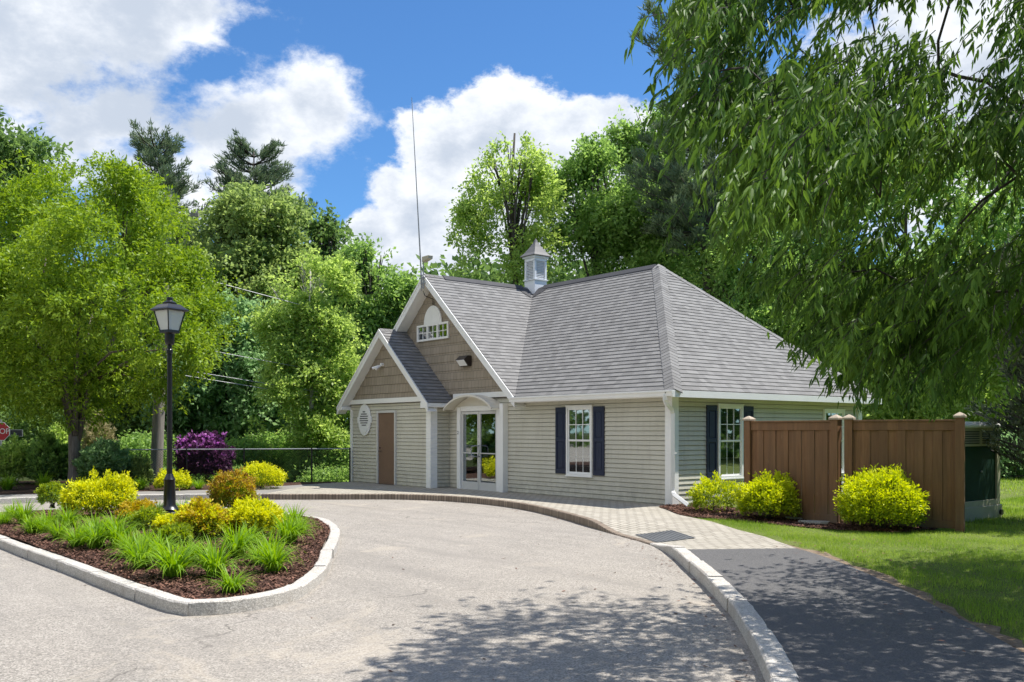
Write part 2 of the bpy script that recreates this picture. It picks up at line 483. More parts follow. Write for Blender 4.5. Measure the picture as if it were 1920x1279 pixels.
    col = t.mix(t.rng(n1, 0.35, 0.65), (0.53, 0.505, 0.415), (0.60, 0.575, 0.485))
    col = t.mix(t.rng(n2, 0.5, 0.8, 0, 0.35), col, (0.33, 0.30, 0.25))
    sb = t.n('ShaderNodeTexBrick'); t.L.new(t.coord('UV'), sb.inputs['Vector']); sb.inputs['Scale'].default_value = 1; sb.inputs['Brick Width'].default_value = 3.66; sb.inputs['Row Height'].default_value = 0.2032
    sb.inputs['Mortar Size'].default_value = 0.0025; sb.inputs['Mortar Smooth'].default_value = 0; sb.offset = 0.37
    sb.inputs['Color1'].default_value = (0, 0, 0, 1); sb.inputs['Color2'].default_value = (0, 0, 0, 1); sb.inputs['Mortar'].default_value = (1, 1, 1, 1)
    col = t.mix(t.math('MULTIPLY', sb.outputs['Fac'], 0.35), col, (0.25, 0.235, 0.2))
    dirt = t.math('MULTIPLY', t.rng(sz.outputs[2], 0.15, 0.75, 1, 0), t.rng(t.noise(o, 5, 5, 0.7), 0.4, 0.7))
    col = t.mix(t.math('MULTIPLY', dirt, 0.6), col, (0.26, 0.24, 0.20))
    t.bump(n3, 0.06, 0.003); M['siding'] = t.fin(col, 0.55, 0, 0.35)
    # shake siding in the gables
    t = NT('shake_siding'); c = t.coord('UV')
    br = t.n('ShaderNodeTexBrick'); t.L.new(c, br.inputs['Vector'])
    br.inputs['Scale'].default_value = 1; br.inputs['Brick Width'].default_value = 0.15; br.inputs['Row Height'].default_value = 0.25
    br.inputs['Mortar Size'].default_value = 0.004; br.offset = 0.43
    br.inputs['Color1'].default_value = (0.30, 0.255, 0.195, 1); br.inputs['Color2'].default_value = (0.355, 0.30, 0.235, 1); br.inputs['Mortar'].default_value = (0.12, 0.1, 0.08, 1)
    n2 = t.noise(t.coord('UV', (60, 3, 1)), 1, 4, 0.6)
    col = t.mix(t.rng(n2, 0.4, 0.8, 0, 0.35), br.outputs['Color'], (0.17, 0.145, 0.11))
    t.bump(t.math('SUBTRACT', n2, br.outputs['Fac']), 0.35, 0.006); M['shake'] = t.fin(col, 0.75, 0, 0.25)
    M['trim'] = paint('white_trim', (0.84, 0.835, 0.81), 0.45, 0.06, streak=True)
    M['alum'] = paint('anodised_aluminium', (0.62, 0.61, 0.585), 0.4, 0.08, metal=0.0)
    M['awning'] = paint('cream_hood', (0.70, 0.66, 0.57), 0.5, 0.06)
    M['cupola'] = paint('cupola_vinyl', (0.74, 0.76, 0.78), 0.4, 0.05)
    M['cuproof'] = paint('lead_grey_metal', (0.15, 0.145, 0.14), 0.55, 0.15)
    M['door'] = paint('brown_door', (0.205, 0.127, 0.085), 0.45, 0.12)
    M['shutter'] = paint('navy_shutter', (0.015, 0.022, 0.055), 0.45, 0.2)
    M['black'] = paint('black_metal', (0.012, 0.012, 0.014), 0.32, 0.2, 0.5)
    M['darkbrown'] = paint('bronze_metal', (0.03, 0.024, 0.02), 0.45, 0.2)
    M['steel'] = paint('galvanised_steel', (0.33, 0.34, 0.35), 0.5, 0.15, metal=0.3)
    M['green'] = paint('dark_green_panel', (0.010, 0.040, 0.026), 0.7, 0.3, 0.15)
    M['tan'] = paint('tan_cabinet', (0.44, 0.41, 0.30), 0.6, 0.14)
    M['ink'] = paint('dark_lettering', (0.05, 0.05, 0.06), 0.6, 0.1)
    M['red'] = paint('sign_red', (0.50, 0.02, 0.03), 0.4, 0.08)
    M['white'] = paint('sign_white', (0.8, 0.8, 0.8), 0.4, 0.04)
    M['stone'] = paint('pale_stone', (0.36, 0.34, 0.30), 0.85, 0.25)
    # glass
    t = NT('window_glass')
    g = t.n('ShaderNodeBsdfGlossy'); g.inputs['Roughness'].default_value = 0.02; g.inputs['Color'].default_value = (0.9, 0.95, 0.97, 1)
    d = t.n('ShaderNodeBsdfTransparent'); d.inputs['Color'].default_value = (0.62, 0.66, 0.64, 1)
    fr = t.n('ShaderNodeFresnel'); fr.inputs['IOR'].default_value = 1.9
    nb = t.n('ShaderNodeBump'); nb.inputs['Strength'].default_value = 0.02; nb.inputs['Distance'].default_value = 0.01
    t.L.new(t.noise(t.coord('Object'), 2.5, 2, 0.5), nb.inputs['Height']); t.L.new(nb.outputs[0], g.inputs['Normal'])
    ms = t.n('ShaderNodeMixShader'); t.L.new(t.math('ADD', fr.outputs[0], 0.30), ms.inputs[0])
    t.L.new(d.outputs[0], ms.inputs[1]); t.L.new(g.outputs[0], ms.inputs[2]); t.L.new(ms.outputs[0], t.out.inputs[0])
    M['glass'] = t.m
    t = NT('lamp_glass'); t.fin((0.75, 0.76, 0.74), 0.35)
    d = t.n('ShaderNodeBsdfTransparent'); ms = t.n('ShaderNodeMixShader'); ms.inputs[0].default_value = 0.72
    t.L.new(d.outputs[0], ms.inputs[1]); t.L.new(t.b.outputs[0], ms.inputs[2]); t.L.new(ms.outputs[0], t.out.inputs[0]); M['lampglass'] = t.m
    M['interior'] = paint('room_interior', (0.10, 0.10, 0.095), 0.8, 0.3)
    M['blind'] = paint('pale_blind', (0.45, 0.43, 0.38), 0.8, 0.25)
    # fence wood
    t = NT('stained_cedar'); n1 = t.noise(t.coord('Object', (14, 14, 0.9)), 1.6, 6, 0.65, 0.4); n2 = t.noise(t.coord('Object'), 1.7, 4, 0.6)
    kn = t.voro(t.coord('Object', (1, 1, 0.5)), 3.2)
    col = t.mix(t.rng(n1, 0.3, 0.75), (0.17, 0.083, 0.040), (0.30, 0.162, 0.080))
    col = t.mix(t.rng(n2, 0.4, 0.75, 0, 0.4), col, (0.15, 0.098, 0.058))
    bd = t.voro(t.coord('Object', (6.9, 6.9, 0.02)), 1.0, 'F1', 'Color'); bdw = t.n('ShaderNodeRGBToBW'); t.L.new(bd, bdw.inputs[0])
    col = t.mix(t.rng(bdw.outputs[0], 0.2, 0.8, 0, 0.5), col, (0.13, 0.075, 0.042))
    szf = t.n('ShaderNodeSeparateXYZ'); t.L.new(t.coord('Object'), szf.inputs[0])
    col = t.mix(t.math('MULTIPLY', t.rng(szf.outputs[2], 0.15, 0.5, 0.6, 0), t.rng(n2, 0.35, 0.6)), col, (0.17, 0.14, 0.105))
    col = t.mix(t.rng(kn, 0.03, 0.09, 0.5, 0), col, (0.30, 0.20, 0.12))
    t.bump(n1, 0.35, 0.006); M['wood'] = t.fin(col, 0.7, 0, 0.25)
    t = NT('bare_post_cap'); n1 = t.noise(t.coord('Object'), 30, 5, 0.7)
    M['cap'] = t.fin(t.mix(n1, (0.33, 0.26, 0.19), (0.5, 0.42, 0.32)), 0.8)
    # bark
    t = NT('bark'); n1 = t.noise(t.coord('Object', (6, 6, 0.9)), 3.0, 6, 0.7, 0.5)
    t.bump(n1, 0.9, 0.04); M['bark'] = t.fin(t.mix(t.rng(n1, 0.3, 0.7), (0.06, 0.05, 0.042), (0.24, 0.205, 0.17)), 0.9)
    t = NT('dark_bark'); n1 = t.noise(t.coord('Object', (6, 6, 1.2)), 3.0, 6, 0.7, 0.5)
    t.bump(n1, 0.9, 0.04); M['darkbark'] = t.fin(t.mix(t.rng(n1, 0.3, 0.7), (0.03, 0.026, 0.022), (0.11, 0.095, 0.08)), 0.9)
    t = NT('birch_bark'); n1 = t.noise(t.coord('Object', (2, 2, 9)), 2.0, 5, 0.7, 0.3)
    M['birch'] = t.fin(t.mix(t.rng(n1, 0.35, 0.5), (0.1, 0.09, 0.08), (0.5, 0.48, 0.44)), 0.8)
    t = NT('weathered_pole'); n1 = t.noise(t.coord('Object', (12, 12, 0.6)), 2.0, 6, 0.7, 0.3)
    t.bump(n1, 0.5, 0.01); M['pole'] = t.fin(t.mix(t.rng(n1, 0.3, 0.7), (0.16, 0.14, 0.12), (0.36, 0.33, 0.28)), 0.85)
    # mulch, soil, lawn base
    t = NT('mulch'); c = t.coord('Object')
    v = t.voro(c, 42, 'F1', 'Color'); bw = t.n('ShaderNodeRGBToBW'); t.L.new(v, bw.inputs[0]); n = t.noise(c, 30, 5, 0.8)
    col = t.mix(t.rng(bw.outputs[0], 0.1, 0.9), (0.028, 0.015, 0.011), (0.13, 0.07, 0.05))
    t.bump(t.math('ADD', bw.outputs[0], n), 1.0, 0.03); M['mulch'] = t.fin(col, 0.9, 0, 0.2)
    t = NT('mulch_chip'); a_ = t.n('ShaderNodeAttribute'); a_.attribute_name = 'tint'
    M['chip'] = t.fin(t.mix(a_.outputs['Fac'], (0.045, 0.021, 0.015), (0.25, 0.13, 0.09)), 0.85, 0, 0.2)
    t = NT('lawn_soil'); c = t.coord('Object'); n = t.noise(c, 1.1, 6, 0.7); n2 = t.noise(c, 45, 4, 0.8)
    col = t.mix(t.rng(n, 0.35, 0.65), (0.14, 0.20, 0.035), (0.20, 0.23, 0.07)); col = t.mix(t.rng(n2, 0.45, 0.65), col, (0.07, 0.085, 0.03))
    t.bump(n2, 0.8, 0.03); M['lawn'] = t.fin(col, 0.95, 0, 0.1)
    t = NT('dry_soil'); c = t.coord('Object'); n = t.noise(c, 9, 6, 0.7); n2 = t.noise(c, 70, 4, 0.8)
    col = t.mix(t.rng(n, 0.35, 0.65), (0.20, 0.145, 0.10), (0.33, 0.26, 0.19)); col = t.mix(t.rng(n2, 0.5, 0.7), col, (0.12, 0.085, 0.06))
    t.bump(n2, 0.8, 0.02); M['soil'] = t.fin(col, 0.95, 0, 0.1)
    t = NT('forest_floor'); c = t.coord('Object'); n = t.noise(c, 0.5, 6, 0.7); n2 = t.noise(c, 12, 5, 0.8)
    col = t.mix(t.rng(n, 0.35, 0.65), (0.03, 0.045, 0.014), (0.05, 0.07, 0.02)); col = t.mix(t.rng(n2, 0.5, 0.7), col, (0.04, 0.035, 0.02))
    t.bump(n2, 0.8, 0.05); M['floor'] = t.fin(col, 0.95, 0, 0.1)
    # foliage
    M['lf_bright'] = leafmat('leaf_bright', (0.11, 0.215, 0.022), (0.37, 0.50, 0.060), 0.40, 0.42)
    M['lf_over'] = leafmat('leaf_overhang', (0.030, 0.085, 0.022), (0.18, 0.30, 0.050), 0.40, 0.48)
    M['lf_mid'] = leafmat('leaf_mid', (0.12, 0.225, 0.060), (0.38, 0.56, 0.16), 0.52, 0.42)
    M['lf_olive'] = leafmat('leaf_olive', (0.14, 0.21, 0.065), (0.40, 0.52, 0.17), 0.50, 0.42)
    M['lf_dark'] = leafmat('leaf_dark', (0.065, 0.125, 0.040), (0.24, 0.37, 0.11), 0.5)
    M['lf_blue'] = leafmat('leaf_cool', (0.13, 0.24, 0.10), (0.36, 0.53, 0.25), 0.56)
    M['lf_birch'] = leafmat('leaf_birch', (0.22, 0.34, 0.075), (0.52, 0.66, 0.20), 0.58, 0.42)
    M['lf_pine'] = leafmat('needle_pine', (0.075, 0.12, 0.065), (0.22, 0.29, 0.15), 0.22, 0.6)
    M['lf_spruce'] = leafmat('needle_spruce', (0.045, 0.075, 0.035), (0.15, 0.17, 0.095), 0.12, 0.6)
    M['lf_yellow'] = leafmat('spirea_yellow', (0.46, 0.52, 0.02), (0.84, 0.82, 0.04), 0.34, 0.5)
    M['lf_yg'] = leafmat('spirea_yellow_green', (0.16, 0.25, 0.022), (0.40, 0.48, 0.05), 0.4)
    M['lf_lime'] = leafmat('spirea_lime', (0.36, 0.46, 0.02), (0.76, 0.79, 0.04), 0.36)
    M['lf_red'] = leafmat('spirea_red_tip', (0.28, 0.17, 0.04), (0.52, 0.36, 0.07), 0.3)
    M['lf_orange'] = leafmat('spirea_orange_tip', (0.40, 0.30, 0.03), (0.66, 0.54, 0.05), 0.3)
    M['lf_purple'] = leafmat('rhododendron_bloom', (0.055, 0.022, 0.050), (0.15, 0.055, 0.13), 0.3)
    M['lf_pink'] = leafmat('rhododendron_pink', (0.42, 0.11, 0.44), (0.62, 0.25, 0.62), 0.3)
    M['lf_feather'] = leafmat('plume_cream', (0.30, 0.30, 0.12), (0.48, 0.42, 0.27), 0.3)
    M['lf_lily'] = leafmat('daylily_leaf', (0.10, 0.235, 0.018), (0.29, 0.46, 0.045), 0.42, 0.42)
    M['lf_grass'] = leafmat('grass_blade', (0.11, 0.235, 0.022), (0.38, 0.50, 0.090), 0.42, 0.5)


mats()

# ------------------------------------------------------------------ ground, drive, walkways
RAMP_A = np.array([2.35, -3.95]); RAMP_B = np.array([3.45, -4.45])


def sstep(x):
    x = min(1, max(0, x)); return x * x * (3 - 2 * x)


def walk_z(x, y):
    p = np.array([x, y]); ab = RAMP_B - RAMP_A; t = min(1, max(0, (p - RAMP_A) @ ab / (ab @ ab)))
    d = np.linalg.norm(p - RAMP_A - ab * t)
    return 0.13 - 0.112 * (1 - sstep(d / 1.5))


kerb_left = [(-11.6, -16.0), (-11.1, -12.6), (-10.95, -10.4), (-10.45, -7.9), (-9.4, -6.25), (-8.62, -5.28), (-7.98, -4.5), (-7.2, -3.5), (-6.65, -2.78),
             (-5.85, -2.22), (-5.04, -1.96), (-4.14, -1.86), (-3.07, -1.93), (-1.79, -2.23), (-0.33, -2.78), (1.17, -3.45), (2.36, -3.98)]
kerb_right = [(3.45, -4.45), (4.51, -5.17), (5.6, -6.1), (6.69, -7.04), (7.49, -7.79), (8.16, -8.48), (8.77, -9.13), (9.5, -9.98), (10.4, -11.1), (11.6, -12.8), (13.5, -16)]
kerb_all = kerb_left + kerb_right
KP = catmull(kerb_all, 0.12)


def offset(path, d):
    out = []
    for i in range(len(path)):
        t = np.array(path[min(i + 1, len(path) - 1)]) - np.array(path[max(i - 1, 0)]); t = t / (np.linalg.norm(t) + 1e-9)
        out.append(np.array(path[i]) + np.array([-t[1], t[0]]) * d)
    return out


def plen(path):
    return [0] + list(np.cumsum([np.linalg.norm(np.array(path[i + 1]) - np.array(path[i])) for i in range(len(path) - 1)]))


def kerb(name, path, width, zf, seg, mat, joint=0.012, closed=False, uv=False, seed=1, z0=-0.05, cham=0.012):
    """row of kerb stones along path; path is the road-side edge, stones lie on its left"""
    rnd = random.Random(seed)
    P = [np.array(p) for p in path]
    if closed: P = P + [P[0]]
    S = plen(P); T = S[-1]

    def pt(s):
        i = min(max(int(np.searchsorted(S, s)) - 1, 0), len(P) - 2); f = (s - S[i]) / max(1e-9, S[i + 1] - S[i])
        return P[i] + (P[i + 1] - P[i]) * f

    def fr(s):
        a = pt(max(0, s - 0.05)); b = pt(min(T, s + 0.05)); t = (b - a) / (np.linalg.norm(b - a) + 1e-9)
        return pt(s), np.array([-t[1], t[0]])
    mb = MB(); s = 0.0
    while s < T - 0.05:
        L = seg * rnd.uniform(0.85, 1.2); e = min(T, s + L)
        if T - e < seg * 0.4: e = T
        a, b = s + joint / 2, e - joint / 2; n = max(1, int((b - a) / 0.12))
        dz = rnd.uniform(-0.006, 0.006) if joint > 0 else 0; dw = rnd.uniform(-0.006, 0.006) if joint > 0 else 0
        rings = []
        for k in range(n + 1):
            q, nn = fr(a + (b - a) * k / n); z = zf(*(q + nn * 0.08)) + dz
            o = q + nn * dw; c_ = cham * rnd.uniform(0.6, 1.5)
            rings.append([(o[0], o[1], z0), (o[0], o[1], z - c_), (o[0] + nn[0] * c_, o[1] + nn[1] * c_, z),
                          (o[0] + nn[0] * (width - c_), o[1] + nn[1] * (width - c_), z), (o[0] + nn[0] * width, o[1] + nn[1] * width, z - c_), (o[0] + nn[0] * width, o[1] + nn[1] * width, z0)])
        for k in range(n):
            u0 = a + (b - a) * k / n; u1 = a + (b - a) * (k + 1) / n
            hs = [0, .12, .13, .25, .26, .38]
            for j in range(5):
                q = [rings[k][j], rings[k + 1][j], rings[k + 1][j + 1], rings[k][j + 1]]
                mb.face(q, [(u0, hs[j]), (u1, hs[j]), (u1, hs[j + 1]), (u0, hs[j + 1])] if uv else None)
        for r_ in (rings[0], rings[-1][::-1]): mb.face(r_, [(0, 0)] * 6 if uv else None)
        s = e
    o = mb.build(name, mat); tag(o, kind='structure'); return o


def ground_setup():
    # far ground: one sheet to the horizon
    mb = MB(); n = 24
    xs = np.linspace(-400, 400, n)
    mb.face([(-500, -500, -0.03), (500, -500, -0.03), (500, 500, -0.03), (-500, 500, -0.03)])
    tag(mb.build('ground', M['floor']), kind='structure')
    # drive
    road = [tuple(p) for p in offset(KP, 0.05)] + [(14, -70), (-70, -70), (-70, -17.5), (-30, -17.0), (-15, -17)]
    sheet('driveway', road, lambda x, y: 0.0, M['road'], 2.5)
    # pavers
    inner = offset(KP, 0.12)
    S = plen(KP)
    ia = min(range(len(KP)), key=lambda i: np.hypot(KP[i][0] + 8.55, KP[i][1] + 5.2))
    ib = min(range(len(KP)), key=lambda i: np.hypot(KP[i][0] - 4.75, KP[i][1] + 5.35))
    pav_right = [(5.62, -4.0), (5.3, -3.75), (4.59, -3.22), (3.7, -2.72), (2.6, -2.0), (1.48, -1.5), (0.5, -0.75), (0.0, -0.45), (0.0, 0.15), (-12.2, 0.15), (-12.1, -0.95), (-11.75, -1.95)]
    poly = [tuple(p) for p in inner[ia:ib + 1]] + pav_right
    sheet('paver_walkway', poly, walk_z, M['paver'], 0.22)
    # asphalt path to the right
    pr_ = [(5.88, -4.15), (6.53, -4.59), (7.16, -5.1), (7.68, -5.55), (8.16, -5.98), (8.64, -6.44), (9.02, -6.81), (9.37, -7.14), (9.69, -7.47), (9.94, -7.73), (10.8, -8.7), (12.2, -10.3), (15.0, -14)]
    PR = catmull([(5.62, -4.0)] + pr_, 0.4)
    poly = [tuple(p) for p in inner[ib:]] + [tuple(p) for p in PR[::-1]]
    sheet('asphalt_path', poly, walk_z, M['path'], 0.4)
    # asphalt path to the left, behind the island
    pl = [(-11.75, -1.95), (-11.35, -3.5), (-10.9, -5.1), (-11.3, -6.6), (-11.75, -8.2), (-12.3, -10.4), (-12.6, -12.6), (-13.1, -16)]
    poly = [tuple(p) for p in inner[:ia + 1]] + [tuple(p) for p in catmull(pl, 0.4)]
    sheet('side_path', poly, lambda x, y: 0.13, M['path2'], 0.5)
    kl = [p for p in KP[:ia + 1]]
    km = [p for p in KP[ia:]]
    ic = min(range(len(KP)), key=lambda i: np.hypot(KP[i][0] - 3.45, KP[i][1] + 4.45))
    kerb('side_kerb', KP[:ia + 1], 0.15, lambda x, y: 0.134, 1.6, M['granite'], seed=3)
    kerb('brick_kerb', KP[ia:ic + 1], 0.12, lambda x, y: walk_z(x, y) + 0.005, 3.0, M['brick'], joint=0.0, uv=True, seed=4)
    kerb('granite_kerb', KP[ic:], 0.17, lambda x, y: walk_z(x, y) + 0.008, 1.25, M['granite'], seed=5)
    # lawn to the right
    lawn = [tuple(p) for p in PR[::-1]] + [(5.3, -3.75), (4.59, -3.22), (3.7, -2.72), (2.6, -2.0), (1.48, -1.5), (0.5, -0.75), (0.0, -0.45), (0, 12), (-3, 30), (30, 36), (40, 0), (26, -14)]
    global LAWN; LAWN = lawn
    sheet('lawn_ground', lawn, lawn_z, M['lawn'], 1.2)
    edge = [(5.1, -3.66)] + [tuple(p) for p in PR]; eo = offset(edge, 0.16)
    rr = random.Random(4)
    eo = [(p[0] + rr.uniform(-.09, .09), p[1] + rr.uniform(-.09, .09)) for p in eo]
    sheet('soil_strip', [tuple(p) for p in offset(edge, -0.02)] + eo[::-1], lambda x, y: lawn_z(x, y) + 0.010, M['soil'], 0.3)
    bed = catmull([(0.05, -0.42), (0.6, -0.85), (1.5, -1.5), (2.1, -1.62), (2.9, -1.5), (3.7, -1.45), (4.6, -1.35), (5.3, -0.95), (5.6, -0.3), (5.2, 0.4), (4.0, 0.3), (2.0, 0.4), (0.05, 0.4)], 0.15, True)
    global BED; BED = bed
    sheet('mulch_bed', bed, lambda x, y: lawn_z(x, y) + 0.016, M['mulch'], 0.3)
    bl = catmull([(-11.85, -1.7), (-11.5, -3.5), (-11.05, -5.0), (-11.42, -6.6), (-11.87, -8.2), (-12.45, -10.4), (-12.75, -12.6), (-13.2, -16), (-21, -18), (-19, -8), (-15.2, -6.5), (-13.4, -3.0), (-12.7, -1.0)], 0.3, True)
    sheet('far_mulch_bed', bl, lambda x, y: 0.115, M['mulch'], 0.6)
    # island
    isl = [(4.14, -11.63), (2.6, -11.72), (1.01, -11.78), (-0.7, -11.86), (-2.33, -11.92), (-4.5, -12.05), (-6.3, -12.1), (-7.1, -11.8), (-7.25, -11.1), (-6.95, -9.8), (-6.3, -8.65), (-5.4, -7.85), (-4.4, -7.25),
           (-3.5, -6.9), (-2.7, -6.78), (-2.1, -6.8), (-1.56, -6.98), (-0.5, -7.4), (0.73, -8.07), (1.84, -8.75), (2.8, -9.3), (3.6, -9.86), (4.25, -10.42), (4.46, -10.8), (4.52, -11.15), (4.44, -11.45)]
    ip = catmull(isl, 0.12, True)[::-1]
    kerb('island_kerb', ip, 0.155, lambda x, y: 0.122, 1.45, M['granite'], closed=True, seed=8)
    inn = offset(ip, 0.15)
    global ISL; ISL = [tuple(p) for p in inn]
    sheet('island_mulch', ISL, isl_z, M['mulch'], 0.25)
    # tactile mat
    mb = MB(); c = [gp(1185, 1000, .06), gp(1235, 991, .07), gp(1288, 1006, .06), gp(1225, 1017, .04)]
    a = np.array([2.55, -3.88]); u = np.array([0.88, -0.475]); u /= np.linalg.norm(u); v = np.array([-u[1], u[0]])
    o = a + v * 0.05
    n = 10; w_, h_ = 1.0, 0.62
    P = lambda i, j, dz=0.0: (lambda q: (q[0], q[1], walk_z(*q) + 0.008 + dz))(o + u * w_ * i + v * h_ * j)
    for i in range(8):
        for j in range(5):
            mb.face([P(i / 8, j / 5), P((i + 1) / 8, j / 5), P((i + 1) / 8, (j + 1) / 5), P(i / 8, (j + 1) / 5)])
    for i in range(16):
        for j in range(10):
            q = P((i + .5) / 16, (j + .5) / 10); mb.lathe([(0.018, -0.004), (0.014, 0.006), (0.006, 0.008)], q, 8)
    tag(mb.build('tactile_mat', M['mat'], fix=False), 'dark grey studded warning mat set in the paver ramp by the drive', 'tactile mat')


def lawn_z(x, y):
    return 0.105 + 0.02 * math.sin(x * 0.7 + 1) * math.cos(y * 0.5)


def isl_z(x, y):
    return 0.098 + 0.17 * math.exp(-(((x + 1.8) / 3.4) ** 2 + ((y + 9.7) / 1.7) ** 2)) + 0.01 * math.sin(x * 3.1) * math.sin(y * 3.7)


M['path2'] = paint('asphalt_grey', (0.25, 0.235, 0.22), 0.85, 0.2)
M['mat'] = paint('mat_grey', (0.12, 0.125, 0.13), 0.7, 0.2)
ground_setup()


def chips(name, poly, zf, n, seed, label):
    r = np.random.default_rng(seed)
    xs = [p[0] for p in poly]; ys = [p[1] for p in poly]
    x = r.uniform(min(xs), max(xs), n * 2); y = r.uniform(min(ys), max(ys), n * 2); k = inpoly(x, y, poly); x = x[k][:n]; y = y[k][:n]
    z = np.array([zf(a, b) for a, b in zip(x, y)]) + r.uniform(0.0, 0.018, len(x))
    a = r.uniform(0, 6.28, len(x)); L = r.uniform(0.008, 0.028, len(x)); W = r.uniform(0.004, 0.010, len(x)); tl = r.uniform(-.5, .5, len(x))
    c = np.stack([x, y, z], 1); d = np.stack([np.cos(a), np.sin(a), tl], 1) * L[:, None]; s = np.stack([-np.sin(a), np.cos(a), r.uniform(-.4, .4, len(x))], 1) * W[:, None]
    V = np.stack([c - d - s, c + d - s, c + d + s, c - d + s], 1)
    o = npmesh(name, V, 4, M['chip'], tint=r.uniform(0, 1, len(x)) ** 1.6); tag(o, label, kind='stuff', cat='mulch')


chips('mulch_chips', ISL, lambda x, y: isl_z(x, y) + 0.004, 60000, 3, 'shredded brown bark mulch covering the kerbed island bed')
chips('mulch_chips', BED, lambda x, y: lawn_z(x, y) + 0.02, 14000, 5, 'shredded bark mulch along the foot of the side wall')

# ------------------------------------------------------------------ building


def clip(poly, f):
    out = []
    for i in range(len(poly)):
        a, b = poly[i], poly[(i + 1) % len(poly)]; fa, fb = f(a), f(b)
        if fa >= 0: out.append(a)
        if (fa >= 0) != (fb >= 0):
            t = fa / (fa - fb); out.append((a[0] + (b[0] - a[0]) * t, a[1] + (b[1] - a[1]) * t))
    return out


def lap(mb, poly, o, u, v, n, h, thick, jit=0.0, seed=0, v0=0.0, groove=0.0):
    """convex poly in (u, v) metres covered with lapped courses of height h"""
    o = Vector(o); u = Vector(u); v = Vector(v); n = Vector(n); vs = [p[1] for p in poly]
    k0 = math.floor((min(vs) - v0) / h); k1 = math.ceil((max(vs) - v0) / h); rnd = random.Random(seed)
    for k in range(k0, k1):
        lo, hi = v0 + k * h, v0 + (k + 1) * h
        q = clip(clip(poly, lambda p: p[1] - lo), lambda p: hi - groove - p[1])
        if len(q) < 3: continue
        if groove:
            ht = max(p[1] for p in q); tp = sorted(p for p in q if abs(p[1] - ht) < 1e-5)
            if len(tp) >= 2 and abs(ht - (hi - groove)) < 1e-5:
                a, b = tp[0][0], tp[-1][0]; W = lambda x, y_, d: o + u * x + v * y_ + n * d
                o = Vector(o); u = Vector(u); v = Vector(v); n = Vector(n); t1 = thick * groove / h; dp = -0.035
                mb.face([W(a, ht, t1), W(b, ht, t1), W(b, ht, dp), W(a, ht, dp)], [(a, ht)] * 4)
                mb.face([W(a, ht, dp), W(b, ht, dp), W(b, hi, dp), W(a, hi, dp)], [(a, ht)] * 4)
        qm = [p for p in q]
        lo2 = max(lo, min(p[1] for p in q))
        pts = []
        for (a, b) in qm:
            t = 1 - (b - lo) / h
            pts.append(o + u * a + v * b + n * (thick * t))
        mb.face(pts, [(a, b) for a, b in qm])
        low = sorted([p for p in qm if abs(p[1] - lo2) < 1e-5])
        if len(low) >= 2:
            a, b = low[0][0], low[-1][0]; t = thick * (1 - (lo2 - lo) / h)
            zb_ = n * (-0.035 if groove else 0.0)
            mb.face([o + u * a + v * lo2 + zb_, o + u * b + v * lo2 + zb_, o + u * b + v * lo2 + n * t, o + u * a + v * lo2 + n * t], [(a, lo2), (b, lo2), (b, lo2 + .001), (a, lo2 + .001)])


MS = 0.885            # roof slope
EZ = 2.5              # eave height of the roof surface
XG = -8.65; HG = 3.95  # big gable centre and half span
YR = 3.6
RZ = EZ + MS * HG
XB = -10.12; HB = 2.46; EB = 2.42; RB = EB + 0.875 * HB; YB = -0.62   # entry bump-out
XBL, XBR = -12.28, -7.95
ZF = 0.12


